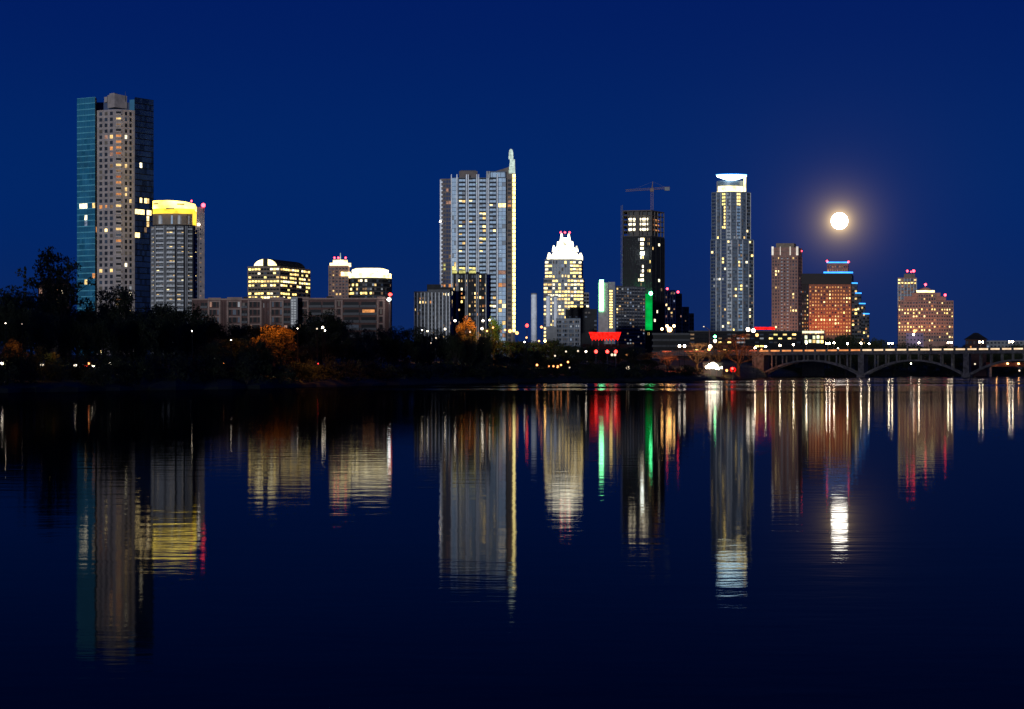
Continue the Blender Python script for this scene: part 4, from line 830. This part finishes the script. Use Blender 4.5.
# ------------------------------------------------------------------ street lamps and small lights
ORD = ['first', 'second', 'third', 'fourth', 'fifth', 'sixth', 'seventh', 'eighth', 'ninth', 'tenth', 'eleventh', 'twelfth', 'thirteenth', 'fourteenth', 'fifteenth', 'sixteenth', 'seventeenth', 'eighteenth', 'nineteenth', 'twentieth']
def street_lamp(px, py, Y, m, r, label, group=None, name='street_lamp', cat='street lamp'):
    g = ground_z(px, Y); h = wz(py, Y) - g
    o = empty(name, (wx(px, Y), Y, g), label, cat, group)
    part('pole', unit_pole('charcoal_panel'), o, (0, .25, 0), 0, (.06, .06, max(.5, h + .2)))
    part('lamp_globe', unit_globe(m), o, (0, 0, h), 0, (r, r, r))
    part('lamp_cap', unit_box('steel'), o, (0, .12, h + r + .05), 0, (r*1.2, .5, .06))
    return o
SPOTS = [(5.5, 323.3, 'lamp_soft', .13, 'white lamp above the left edge of the tree mass'), (22, 324, 'lamp_faint', .1, 'faint lamp right of the left edge lamp'), (192, 331, 'lamp_soft', .14, 'white lamp among the trees under the yellow crowned tower'),
    (231, 340, 'lamp_soft', .14, 'white lamp below the left half of the long brick block'), (244, 354, 'lamp_soft', .12, 'low white lamp below the orange lit tree'), (223.5, 363, 'lamp_ember', .12, 'dim pink lamp low on the bank left of centre'), (318, 363.7, 'lamp_red', .12, 'small red lamp low on the bank under the rounded tree'),
    (297.5, 328.5, 'lamp_soft', .13, 'white lamp at the foot of the blue stair tower'), (322.7, 327.5, 'lamp_soft', .3, 'bright white lamp shining through the rounded tree'), (325, 330.5, 'lamp_soft', .2, 'lower white lamp shining through the rounded tree'), (317, 328.8, 'lamp_faint', .2, 'faint lamp left of the bright lamp in the rounded tree'),
    (422, 330, 'lamp_soft', .14, 'left of two white lamps under the ribbed block'), (427.5, 331, 'lamp_soft', .14, 'right of two white lamps under the ribbed block'), (445, 329, 'lamp_soft', .2, 'warm lamp left of the orange lit tree under the tall tower'), (436, 338, 'lamp_faint', .18, 'faint lamp low in the dark trees left of the tall tower'),
    (455, 320.7, 'lamp_soft', .25, 'bright lamp at the left of the orange lit tree under the tall tower'), (483, 320.7, 'lamp_soft', .25, 'bright lamp between the orange and the green lit tree'), (489.6, 320, 'lamp_soft', .2, 'lamp in the green lit tree'), (482, 328.6, 'lamp_soft', .25, 'lamp just below the gap of the orange and green trees'), (470, 332, 'lamp_faint', .18, 'faint lamp below the orange lit tree under the tall tower'),
    (493, 327.6, 'lamp_ember', .2, 'dim amber lamp below the green lit tree'), (510, 331, 'lamp_ember', .38, 'pink lamp at the foot of the lit mast'), (517, 333, 'lamp_ember', .36, 'orange lamp right of the foot of the lit mast'), (505, 330, 'lamp_ember', .22, 'small amber lamp left of the foot of the lit mast'), (487, 331, 'lamp_ember', .2, 'small amber lamp under the tall tower'),
    (527, 325.5, 'lamp_red', .36, 'red light left of the lone pale chimney'), (545, 341, 'lamp_orange', .26, 'bright orange lamp below the two pale chimneys'), (539, 341, 'lamp_ember', .2, 'small amber lamp left of the bright orange lamp'), (524.5, 342, 'lamp_soft', .16, 'white lamp below the lone pale chimney'), (526.5, 337.6, 'lamp_ember', .2, 'amber lamp right beneath the red light'),
    (541.5, 327, 'lamp_ember', .26, 'dim red lamp between the chimneys'), (586, 351.5, 'lamp_soft', .22, 'white lamp left of the three red signals'), (578, 351, 'lamp_faint', .2, 'faint lamp left of the white lamp near the signals'), (566, 351.5, 'lamp_faint', .2, 'faint lamp under the power station hall'), (555, 355.8, 'lamp_faint', .2, 'faint lamp low under the chimneys'),
    (612, 354.8, 'lamp_faint', .2, 'left of two faint lamps under the red sign'), (615, 354.8, 'lamp_faint', .2, 'right of two faint lamps under the red sign'), (568, 362, 'lamp_ember', .22, 'orange lamp above the row of shore lights'), (537, 365, 'lamp_ember', .24, 'orange shore lamp left of the bright shore row'), (549, 366.5, 'lamp_ember', .18, 'small orange light at the left of the bright shore row'),
    (553.5, 366.2, 'lamp_ember', .2, 'second orange light of the bright shore row'), (557.6, 366.6, 'lamp_ember', .3, 'brightest orange light of the shore row'), (561, 365, 'lamp_ember', .2, 'last orange light of the bright shore row'), (569.5, 367.5, 'lamp_faint', .2, 'faint light right of the bright shore row'), (628, 368, 'lamp_faint', .3, 'pale light low on the shore below the dark hotel'),
    (431, 343, 'lamp_faint', .12, 'very faint lamp deep in the trees under the ribbed block'), (662, 329, 'lamp_orange', .2, 'left lamp of the orange cluster by the stepped block'), (667, 326, 'lamp_orange', .2, 'upper left lamp of the orange cluster by the stepped block'), (669.6, 329.5, 'lamp_orange', .36, 'largest lamp of the orange cluster by the stepped block'), (674, 326, 'lamp_orange', .2, 'upper right lamp of the orange cluster by the stepped block'),
    (679.5, 346, 'lamp_soft', .22, 'left of two white lamps on the parking garage'), (684.5, 346, 'lamp_soft', .22, 'right of two white lamps on the parking garage'), (715, 341, 'lamp_soft', .25, 'white lamp under a green glow at the foot of the slim tower'), (715, 336.5, 'lamp_green', .2, 'green light over the white lamp below the slim tower'), (710.3, 346.5, 'lamp_soft', .26, 'small lamp at the foot of the tall bent mast'),
    (709, 349.3, 'lamp_ember', .24, 'amber lamp below the tall bent mast'), (748, 329.5, 'lamp_soft', .3, 'left of two bright lamps at the right foot of the slim tower'), (753.3, 330.6, 'lamp_soft', .3, 'right of two bright lamps at the right foot of the slim tower'), (757, 335, 'lamp_ember', .25, 'dim pink lamp below the two bright lamps')]
for px, py, m, r, lab in SPOTS:
    Y = shore(px) + (18 if py > 350 else 20)
    if 440 < px < 530 and py < 335: Y = 384
    elif py < 346 and px > 530: Y = min(Y + 40, 520) if px < 600 else 600
    r *= .85 if px > 600 else (.6 if px > 400 else .52)
    street_lamp(px, py, Y, m, r * Y / 240, lab, 'small lights on the far bank')
# tall bent mast
Y = 610; o = empty('lamp_mast', (wx(709.5, Y), Y, ground_z(709, Y)), 'tall pinkish mast with a bent arm at the left foot of the slim tower', 'mast')
m = MB(); h = wz(330, Y) - ground_z(709, Y); m.tube((0, 0, 0), (0, 0, h), .22, .16, 'crane_steel'); m.build('pole', o)
m = MB(); m.tube((0, 0, h), (-5.5 / F * Y, 0, h + 3.6 / F * Y), .15, .1, 'crane_steel'); m.build('arm', o); part('lamp_globe', unit_globe('lamp_faint'), o, (-5.7 / F * Y, 0, h + 3.4 / F * Y), 0, (.25, .25, .15))
# traffic signals
for px, lab in ((596, 'left of the three red traffic signals'), (607.3, 'middle one of the three red traffic signals'), (615.8, 'right of the three red traffic signals')):
    Y = shore(px) + 24; g = ground_z(px, Y); h = wz(351.6, Y) - g
    o = empty('traffic_light', (wx(px, Y), Y, g), lab + ' below the broad red sign', 'traffic light', 'red traffic signals')
    part('pole', unit_pole('steel'), o, (0, .2, 0), 0, (.08, .08, h)); part('housing', unit_box('charcoal_panel'), o, (0, .12, h - .3), 0, (.5, .3, 1.3))
    part('red_lens', unit_globe('lamp_red'), o, (0, -.1, h), 0, (.36, .2, .36))

# ------------------------------------------------------------------ arched bridge
Ax, Ay = wx(650, 690), 690.; Bx, By = wx(1075, 643), 643.
bl = math.hypot(Bx - Ax, By - Ay); ba = math.atan2(By - Ay, Bx - Ax); ux, uy = math.cos(ba), math.sin(ba)
br = empty('arch_bridge', (Ax, Ay, 0), 'concrete bridge of open arches with a lit parapet crossing at right', 'bridge', None, ba)
def u_at(px, v=0.):
    k = (px - 512) / F; x0, y0 = Ax - uy * v, Ay + ux * v
    return (k * y0 - x0) / (ux - k * uy)
def dz(u): return 9.2 + .75 * u / bl
W = 12.
m = MB()
m.add([(0, 0, dz(0) - 1.1), (bl, 0, dz(bl) - 1.1), (bl, W, dz(bl) - 1.1), (0, W, dz(0) - 1.1), (0, 0, dz(0)), (bl, 0, dz(bl)), (bl, W, dz(bl)), (0, W, dz(0))], [(0, 1, 5, 4), (1, 2, 6, 5), (2, 3, 7, 6), (3, 0, 4, 7), (4, 5, 6, 7), (3, 2, 1, 0)], 'bridge_concrete'); m.build('deck', br)
m = MB(); m.add([(0, .9, dz(0) + .005), (bl, .9, dz(bl) + .005), (bl, W - .9, dz(bl) + .005), (0, W - .9, dz(0) + .005)], [(0, 1, 2, 3)], 'asphalt'); m.build('roadway', br)
US = [u_at(p) for p in (758, 861, 966, 1071)]
for k, u in enumerate(US):
    m = MB(); w = 1.05 if k else 2.2; m.box(u - w, u + w, -.3, W + .3, -2, dz(u) - 1.12, 'bridge_concrete'); m.box(u - w - .5, u + w + .5, -.8, W + .8, -2, 1.0, 'bridge_concrete'); m.build('pier' if k else 'abutment', br)
NP = 9
for a, c in zip(US, US[1:]):
    ua, uc = a + 1.1, c - 1.1
    def az(t): return 1.1 + 5.2 * (1 - (2 * t - 1) ** 2)
    for v0 in (.3, W - 1.8):
        m = MB(); n = 28; vs = []; fs = []
        for k in range(n + 1):
            t = k / n; u = ua + (uc - ua) * t; z = az(t); th = .55 + .35 * abs(2*t - 1)
            vs += [(u, v0, z - th/2), (u, v0, z + th/2), (u, v0 + 1.5, z + th/2), (u, v0 + 1.5, z - th/2)]
            if k: o4 = 4*k; fs += [(o4-4+i, o4-4+(i+1) % 4, o4+(i+1) % 4, o4+i)[::-1] for i in range(4)]
        m.add(vs, fs, 'bridge_concrete'); m.build('arch_rib', br)
        for k in range(1, NP):
            t = k / NP; u = ua + (uc - ua) * t; zt = dz(u) - 1.12
            if zt - az(t) > .6:
                m = MB(); m.box(u - .3, u + .3, v0 + .3, v0 + 1.1, az(t) + .2, zt, 'bridge_concrete'); m.build('spandrel_column', br)
# parapet posts; lamp light on the parapet is put in as glowing strips
marks = [u_at(p) for p in (661, 672, 683, 694, 705, 716, 727, 738, 748)]
for a, c in zip(US, US[1:]): marks += [a + (c - a) * k / NP for k in range(NP)]
marks.append(US[-1])
for k, (a, c) in enumerate(zip(marks, marks[1:])):
    z = dz((a + c) / 2); px_mid = 512 + F * (Ax + ux * a) / (Ay + uy * a)
    pan = MB(); pan.box(a + .25, c - .02, .02, .3, z + .02, z + .95, 'bridge_concrete'); po = pan.build('parapet', br)
    st = MB(); col = 'parapet_glow_orange' if px_mid < 850 else 'parapet_glow_cream'
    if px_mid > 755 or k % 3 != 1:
        st.box(a + .55, c - .35, -.10, .0, z + (.25 if px_mid > 755 else .45), z + .8, col if px_mid > 755 else 'strip_red'); st.build('glow_strip', po)
    pp = MB(); pp.box(a - .22, a + .22, -.05, .38, z + .01, z + 1.15, 'bridge_concrete'); pp.build('parapet_post', br)
    pf = MB(); pf.box(a + .02, c - .02, W - .3, W - .05, z + .02, z + .95, 'bridge_concrete'); pf.build('parapet', br)
# lamps on the bridge
BL = [(755, 348.5, .9, 1), (765.5, 347.3, .6, 1), (780, 346.3, .6, 1), (793.5, 345.5, .6, 1), (806.5, 343.7, .6, 1), (828, 344, .6, 2), (834, 343.6, 11.4, 1), (847.5, 344.5, .6, 1), (861, 344, .6, 1), (869, 344.4, 11.4, 1), (890.5, 344.2, .6, 2), (919, 343.5, .6, 1), (949.8, 343.3, .6, 2), (981, 342.8, .6, 2), (1011, 342.6, .6, 2)]
for k, (px, py, v, nh) in enumerate(BL):
    u = u_at(px, v); z0 = dz(u); Y = Ay + uy*u + ux*v; X = Ax + ux*u - uy*v; h = wz(py, Y) - z0
    o = empty('bridge_lamp', (X, Y, z0), 'white %s lamp on the arched bridge, %s from the left' % ('twin globe' if nh == 2 else 'globe', ORD[k]), 'street lamp', 'lamps along the arched bridge')
    part('pole', unit_pole('steel'), o, (0, 0, 0), 0, (.09, .09, max(1.2, h)))
    for s in ((-.6, .6) if nh == 2 else (0,)):
        if nh == 2: part('arm', unit_box('steel'), o, (s/2, 0, h - .05), 0, (.6, .06, .06))
        part('lamp_globe', unit_globe('lamp_white'), o, (s, 0, h + .3), 0, (.30, .30, .30))
for px, py, Y, m, r, lab in ((911, 363.5, 845, 'lamp_soft', .32, 'white light under the middle arch of the bridge'), (953, 364, 850, 'lamp_faint', .4, 'faint light under the right foot of the middle arch'), (975, 364, 860, 'lamp_faint', .4, 'faint light just right of the bridge pier'), (1019.4, 370.6, 800, 'lamp_faint', .4, 'low light under the far right footbridge'), (838, 348.6, 720, 'lamp_soft', .3, 'small low light behind the bridge parapet'), (761.5, 349.6, 720, 'lamp_ember', .3, 'small amber light behind the left end of the parapet')):
    street_lamp(px, py, Y, m, r, lab, 'small lights by the bridge')
# lower footbridge, far right
fb = empty('footbridge', (wx(1035, 790), 790, 0), 'low red lit footbridge seen under the bridge at far right', 'bridge')
x0 = wx(986, 790) - wx(1035, 790); x1 = wx(1090, 790) - wx(1035, 790)
m = MB(); m.box(x0, x1, 0, 4, wz(366.6, 790), wz(362.4, 790), 'brick'); m.build('beam', fb)
for px in (991, 1030, 1070): m = MB(); x = wx(px, 790) - wx(1035, 790); m.box(x - .5, x + .5, .6, 3.4, -2, wz(366.7, 790), 'bridge_concrete'); m.build('pier', fb)
for px in (996, 1007, 1018, 1029): part('lamp', unit_globe('lamp_orange'), fb, (wx(px, 790) - wx(1035, 790), -.9, wz(363.6, 790)), 0, (.4, .3, .25))
for px in (996, 1007, 1018): lamp('lamp_light', 'POINT', (wx(px, 788), 787.2, wz(363.6, 788)), 120, (1, .3, .12), .2)

# ------------------------------------------------------------------ riverside shelter, lit railing, cars
Y = 440; g = ground_z(713, Y)
sh = empty('park_shelter', (wx(713, Y), Y, g), 'small riverside shelter blazing with white light at the water edge', 'shelter')
k = Y / F
m = MB(); m.box(-10*k, 10*k, -2, 2, wz(362.4, Y) - g, wz(361.6, Y) - g, 'dark_concrete'); m.build('roof', sh)
m = MB(); m.box(-9.5*k, 9.5*k, 1.2, 1.5, 0, wz(362.5, Y) - g, 'dark_concrete'); m.build('back_wall', sh)
for px in (-9, -3, 3, 9): part('post', unit_pole('steel'), sh, (px*k, -1.6, 0), 0, (.08, .08, wz(362.5, Y) - g))
for px, py, s in ((-7.2, 367.4, .28), (-3.8, 366.2, .5), (-.6, 365.2, .66), (2.6, 366.6, .5), (5.2, 368.4, .26), (8.2, 367.6, .22)): part('lamp', unit_globe('lamp_soft'), sh, (px*k, -1.0, wz(py, Y) - g), 0, (s, s*.6, s*1.3))
lamp('lamp_light', 'AREA', (wx(713, Y), Y - 1.9, wz(363, Y)), 160, (1, .85, .55), rot=(math.radians(40), 0, 0))[0].size = 3
Y = 455; g = ground_z(733, Y)
rs = empty('red_lit_sign', (wx(733, Y), Y, g), 'red glowing round sign right of the blazing riverside shelter', 'sign')
m = MB(); n = 16; R = 2.4 * Y / F
for i in range(n):
    if i in (3, 4, 5, 11, 12): continue
    a, c = 2*math.pi*i/n, 2*math.pi*(i+1)/n; m.tube((R*math.cos(a), 0, R*math.sin(a) + wz(369.5, Y) - g), (R*math.cos(c), 0, R*math.sin(c) + wz(369.5, Y) - g), .16, .16, 'red_sign', 6)
m.build('neon_ring', rs); part('post', unit_pole('steel'), rs, (0, .2, 0), 0, (.08, .08, wz(369.5, Y) - g + R)); part('lamp', unit_globe('lamp_red'), rs, (-.2, -.2, wz(368.5, Y) - g), 0, (.32, .2, .32)); part('lamp', unit_globe('lamp_ember'), rs, (-1.6, -.2, wz(370.5, Y) - g), 0, (.3, .2, .3))
Y = 425; g = ground_z(667, Y)
rl = empty('railing', (wx(667, Y), Y, g), 'low red lit railing along the shore left of the shelter', 'railing')
k = Y / F; m = MB()
for i in range(9): m.box((-14 + 3.4*i)*k - .05, (-14 + 3.4*i)*k + .05, 0, .1, 0, wz(370.6, Y) - g, 'steel')
m.build('post', rl, 'stuff'); m = MB(); m.box(-14*k, 13*k, -.03, .12, wz(371, Y) - g, wz(370.6, Y) - g, 'steel'); m.build('top_rail', rl)
m = MB()
for i in range(8): m.box((-13.6 + 3.4*i)*k, (-11.2 + 3.4*i)*k, -.12, -.04, wz(371.6, Y) - g, wz(371.0, Y) - g, 'strip_red')
m.build('glow_strip', rl)
def car(px, Y, lab, lm, rm):
    g = ground_z(px, Y); o = empty('parked_car', (wx(px, Y), Y, g), lab, 'car', 'cars parked on the left bank')
    m = MB()
    pr = [(-.85, .35), (.85, .35), (.9, .75), (.85, .95), (-.85, .95), (-.9, .75)]
    m.add([(x, 0, z) for x, z in pr] + [(x, 4.2, z) for x, z in pr], [tuple(range(6)), tuple(range(11, 5, -1))] + [(k, 6 + k, 6 + (k+1) % 6, (k+1) % 6) for k in range(6)], 'car_paint')
    m.prism([(-.8, 1.0), (.8, 1.0), (.8, 3.9), (-.8, 3.9)], .95, 1.45, 'car_paint', [(-.62, 1.6), (.62, 1.6), (.62, 3.4), (-.62, 3.4)]); m.build('body', o)
    m = MB(); m.add([(-.66, 1.13, 1.0), (.66, 1.13, 1.0), (.56, 1.5, 1.4), (-.56, 1.5, 1.4)], [(0, 1, 2, 3)], 'glass_black'); m.build('windscreen', o)
    for x in (-.8, .8):
        for y in (.8, 3.3): m = MB(); m.tube((x - .1, y, .33), (x + .1, y, .33), .33, .33, 'rubber', 14); m.build('wheel', o)
    part('headlight', unit_globe(lm), o, (-.62, -.02, .7), 0, (.24, .06, .10)); part('headlight', unit_globe(rm), o, (.62, -.02, .7), 0, (.24, .06, .10))
car(81, 212, 'dark parked car, left one of the pair right of the yellow lit bush', 'lamp_soft', 'lamp_red'); car(98.5, 213, 'dark parked car, right one of the pair right of the yellow lit bush', 'lamp_soft', 'lamp_soft'); car(47.5, 209, 'dark parked car in front of the small yellow lit bush', 'lamp_faint', 'lamp_faint')
for px, lab in ((110, 'low white path light right of the parked cars'), (2, 'low warm path light at the left end of the shore'), (88.8, 'low reddish path light between the parked cars')):
    street_lamp(px, 363.4, shore(px) + 10, 'lamp_soft' if px != 88.8 else 'lamp_ember', .13, lab, 'low path lights', 'path_light', 'path light')

# ------------------------------------------------------------------ moon
MD = Vector(((839.5 - 512) / F, 1, (HZ - 221) / F)).normalized(); MR = 26000
mo = MB(); R = 8.3 / F * MR * MD.y
mo.lathe([(R * math.sin(math.pi * (i + .05) / 16.1), -R * math.cos(math.pi * (i + .05) / 16.1)) for i in range(17)], 'moon_surface', n=32)
moon = mo.build('moon'); moon.location = MD * MR + Vector((0, 0, CH)); tag(moon, 'full moon glowing white in the dark blue sky above the orange block', 'moon')
for p in moon.data.polygons: p.use_smooth = True

# ------------------------------------------------------------------ ground, water
def ground():
    pxs = sorted(set([p for p, _ in SHORE] + list(range(-300, 1100, 14)))); r = random.Random(5)
    offs = [0, 1.5, 6, 14, 25, 50, 80, 140, 200, 320, 450, 900, 1800, 5000, 20000]
    m = MB(); vs = []
    for p in pxs:
        s = shore(p) + r.uniform(-2.5, 2.5); dx, dy = (p - 512) / F, 1.
        for o in offs:
            Y = s + o; z = lerp_table(BANK, o) + (r.uniform(-.25, .25) if 1 < o < 300 else 0)
            vs.append((dx * Y, Y, z))
    n = len(offs); fs = [(i*n + k, (i+1)*n + k, (i+1)*n + k + 1, i*n + k + 1) for i in range(len(pxs) - 1) for k in range(n - 1)]
    m.add(vs, fs, 'grass_soil'); o = m.build('ground'); o['kind'] = 'structure'
    m = MB(); m.add([(-3000, -1.0, -.5), (3000, -1.0, -.5), (3000, -2.5, .3), (-3000, -2.5, .3), (3000, -60, 2.5), (-3000, -60, 2.5), (3000, -3000, 6), (-3000, -3000, 6)], [(0, 3, 2, 1)[::-1], (3, 2, 4, 5), (5, 4, 6, 7)], 'grass_soil'); o = m.build('riverbank'); o['kind'] = 'structure'
ground()
def water_mat():
    m, nt, out = _new('river_water'); L = nt.links.new; N = nt.nodes.new
    geo = N('ShaderNodeNewGeometry')
    def noise(sx, sy, detail, off=0):
        mp = N('ShaderNodeMapping'); mp.inputs['Scale'].default_value = (sx, sy, 1); mp.inputs['Location'].default_value = (off, off * 1.7, 0)
        L(geo.outputs['Position'], mp.inputs['Vector']); n = N('ShaderNodeTexNoise'); n.inputs['Scale'].default_value = 1; n.inputs['Detail'].default_value = detail
        L(mp.outputs['Vector'], n.inputs['Vector']); return n.outputs['Fac']
    b1 = N('ShaderNodeBump'); b1.inputs['Strength'].default_value = 1; pw = N('ShaderNodeMapRange'); pw.inputs['From Min'].default_value = .35; pw.inputs['From Max'].default_value = .65; pw.inputs['To Min'].default_value = WAVE[0] * .35; pw.inputs['To Max'].default_value = WAVE[0] * 1.5
    L(noise(.03, .07, 3, 21), pw.inputs['Value']); L(pw.outputs['Result'], b1.inputs['Distance']); L(noise(.55, 1.5, 2), b1.inputs['Height'])
    b2 = N('ShaderNodeBump'); b2.inputs['Strength'].default_value = 1; b2.inputs['Distance'].default_value = WAVE[1]; L(noise(2.0, 4.5, 2, 9), b2.inputs['Height']); L(b1.outputs['Normal'], b2.inputs['Normal'])
    # breeze patches: rougher water towards the far bank and in drifting streaks
    pat = N('ShaderNodeMapRange'); pat.inputs['From Min'].default_value = .38; pat.inputs['From Max'].default_value = .56; pat.inputs['To Min'].default_value = 0; pat.inputs['To Max'].default_value = 1; L(noise(.012, .02, 2, 3), pat.inputs['Value'])
    sep = N('ShaderNodeSeparateXYZ'); L(geo.outputs['Position'], sep.inputs['Vector'])
    far = N('ShaderNodeMapRange'); far.inputs['From Min'].default_value = 130; far.inputs['From Max'].default_value = 230; L(sep.outputs['Y'], far.inputs['Value'])
    mul = N('ShaderNodeMath'); mul.operation = 'MULTIPLY'; L(pat.outputs['Result'], mul.inputs[0]); L(far.outputs['Result'], mul.inputs[1])
    ro = N('ShaderNodeMapRange'); ro.inputs['To Min'].default_value = WAVE[2]; ro.inputs['To Max'].default_value = WAVE[3]; L(mul.outputs['Value'], ro.inputs['Value'])
    g = N('ShaderNodeBsdfAnisotropic'); g.distribution = 'BECKMANN'; g.inputs['Color'].default_value = (*WAVE[4], 1); L(ro.outputs['Result'], g.inputs['Roughness']); L(b2.outputs['Normal'], g.inputs['Normal'])
    d = N('ShaderNodeBsdfDiffuse'); d.inputs['Color'].default_value = (.002, .004, .008, 1)
    fr = N('ShaderNodeFresnel'); fr.inputs['IOR'].default_value = WAVE[5]; L(b2.outputs['Normal'], fr.inputs['Normal'])
    mx = N('ShaderNodeMixShader'); L(fr.outputs['Fac'], mx.inputs['Fac']); L(d.outputs['BSDF'], mx.inputs[1]); L(g.outputs['BSDF'], mx.inputs[2]); L(mx.outputs['Shader'], out.inputs['Surface'])
    MATS['river_water'] = m
WAVE = [.0035, .0012, .052, .17, (.43, .43, .46), 1.12]
water_mat()
m = MB(); m.add([(-6000, -40, 0), (6000, -40, 0), (6000, 6000, 0), (-6000, 6000, 0)], [(0, 1, 2, 3)], 'river_water'); o = m.build('water'); o['kind'] = 'structure'

# unseen tree belt added behind the viewer, keeping western glow off the far shore
r = random.Random(77); m = MB()
for k in range(5200):
    x = r.uniform(-900, 520); top = 33 + 3 * math.sin(x * .05) + 2 * math.sin(x * .17)
    z = 2 + (top - 2) * r.random() ** .9; y = -120 + r.uniform(-14, 14) * (1 - .5 * z / 30)
    for q in range(5):
        u = Vector((r.gauss(0, 1), r.gauss(0, 1), r.gauss(0, 1))).normalized(); v = u.orthogonal().normalized(); a = r.uniform(3.2, 6.0)
        p = Vector((x + r.uniform(-2, 2), y + r.uniform(-2, 2), z + r.uniform(-1.2, 1.2)))
        m.add([p - u*a/2, p + v*a*.35, p + u*a/2, p - v*a*.35], [(0, 1, 2, 3)], 'foliage')
for k in range(120):
    x = r.uniform(-900, 520); m.tube((x, -120 + r.uniform(-8, 8), 2), (x, -120, 16), .5, .2, 'bark', 6)
o = m.build('shade_belt'); tag(o, 'unseen belt of trees added behind the viewer to shade the far bank', 'shade_belt', None, 'stuff')

# ------------------------------------------------------------------ sky, light, camera
wd = bpy.data.worlds.new('World'); SC.world = wd; wd.use_nodes = True
nt = wd.node_tree; nt.nodes.clear(); L = nt.links.new; N = nt.nodes.new
out = N('ShaderNodeOutputWorld'); bg = N('ShaderNodeBackground')
AZ = math.radians(11)
HALOS = ((12.5, (.60, .40, .14)), (65, (.016, .011, .004)), (4.0, (4.2, 2.9, 1.3)))
DUSK = ((0., (.0042, .0200, .106)), (.09, (.0, .0178, .130)), (.22, (.0, .0090, .104)), (1., (.0001, .003, .04)))
sky = N('ShaderNodeTexSky'); sky.sky_type = 'NISHITA'; sky.sun_disc = False
sky.sun_elevation = math.radians(-1.5); sky.sun_rotation = math.pi + AZ; sky.altitude = 150; sky.air_density = 1.0; sky.dust_density = .6; sky.ozone_density = 3.0
tint = N('ShaderNodeVectorMath'); tint.operation = 'MULTIPLY'; tint.inputs[1].default_value = (.04, .26, .65); L(sky.outputs['Color'], tint.inputs[0])
# aureole of the moon in the night air
tc = N('ShaderNodeTexCoord'); ds = N('ShaderNodeVectorMath'); ds.operation = 'DISTANCE'; ds.inputs[1].default_value = MD; L(tc.outputs['Generated'], ds.inputs[0])
def halo(px, col):
    a = N('ShaderNodeMath'); a.operation = 'MULTIPLY'; a.inputs[1].default_value = -F / px * MD.y; L(ds.outputs['Value'], a.inputs[0])
    e = N('ShaderNodeMath'); e.operation = 'EXPONENT'; L(a.outputs['Value'], e.inputs[0])
    s = N('ShaderNodeVectorMath'); s.operation = 'SCALE'; s.inputs[0].default_value = col; L(e.outputs['Value'], s.inputs['Scale']); return s.outputs['Vector']
SKY_S = .10
def plus(a, b_):
    q = N('ShaderNodeVectorMath'); q.operation = 'ADD'; L(a, q.inputs[0]); L(b_, q.inputs[1]); return q.outputs['Vector']
hal = [halo(px, tuple(c / SKY_S for c in col)) for px, col in HALOS]
# the last blue of dusk, deeper overhead
sp = N('ShaderNodeSeparateXYZ'); L(tc.outputs['Generated'], sp.inputs['Vector'])
rp = N('ShaderNodeValToRGB'); cr_ = rp.color_ramp; cr_.interpolation = 'EASE'
for k, (pos, col) in enumerate(DUSK):
    el = cr_.elements[k] if k < 2 else cr_.elements.new(pos)
    el.position = pos; el.color = (*[c / SKY_S for c in col], 1)
L(sp.outputs['Z'], rp.inputs['Fac'])
class _A: pass
a2 = _A(); a2.outputs = {'Vector': plus(plus(tint.outputs['Vector'], rp.outputs['Color']), plus(plus(hal[0], hal[1]), hal[2]))}
L(a2.outputs['Vector'], bg.inputs['Color']); bg.inputs['Strength'].default_value = SKY_S; L(bg.outputs['Background'], out.inputs['Surface'])
sl = bpy.data.lights.new('sun', 'SUN'); sl.energy = 1.65; sl.angle = math.radians(1.8); sl.color = (.86, .93, 1)
so = bpy.data.objects.new('sun', sl); COL.objects.link(so); e = math.radians(.8)
so.rotation_euler = Vector((math.sin(AZ) * math.cos(e), math.cos(AZ) * math.cos(e), -math.sin(e))).to_track_quat('-Z', 'Y').to_euler()
# ground floodlights washing the orange block
for px in (816, 830, 844):
    Y = 1680; l, lo = lamp('floodlight', 'SPOT', (wx(px, Y), Y, wz(338, Y)), 26000, (1, .25, .045), 1.0)
    lo.rotation_euler = Vector((0, 18, 30)).to_track_quat('-Z', 'Y').to_euler(); l.spot_size = math.radians(110); l.spot_blend = .8

for px, pw in ((903, 16000), (916, 20000), (930, 20000), (946, 20000), (782, 9000), (794, 9000)):
    Y = 1826; l, lo = lamp('floodlight', 'SPOT', (wx(px, Y), Y, wz(340, Y)), pw, (1, .40, .17), 1.0)
    lo.rotation_euler = Vector((0, 20, 34)).to_track_quat('-Z', 'Y').to_euler(); l.spot_size = math.radians(112); l.spot_blend = .8

cam = bpy.data.cameras.new('camera'); co = bpy.data.objects.new('camera', cam); COL.objects.link(co)
cam.sensor_width = 36; cam.lens = F * 36 / 1024; cam.shift_y = (HZ - 354.5) / 1024; cam.clip_start = .5; cam.clip_end = 80000
co.location = (0, 0, CH); co.rotation_euler = (math.pi / 2, 0, 0); SC.camera = co
vs = SC.view_settings; vs.view_transform = 'Standard'; vs.look = 'None'; vs.exposure = 0; vs.gamma = 1; vs.use_curve_mapping = False
cy = SC.cycles; cy.max_bounces = 5; cy.diffuse_bounces = 0; cy.glossy_bounces = 3; cy.transmission_bounces = 1; cy.caustics_reflective = True; cy.blur_glossy = 0; cy.sample_clamp_indirect = 0; cy.use_denoising = True
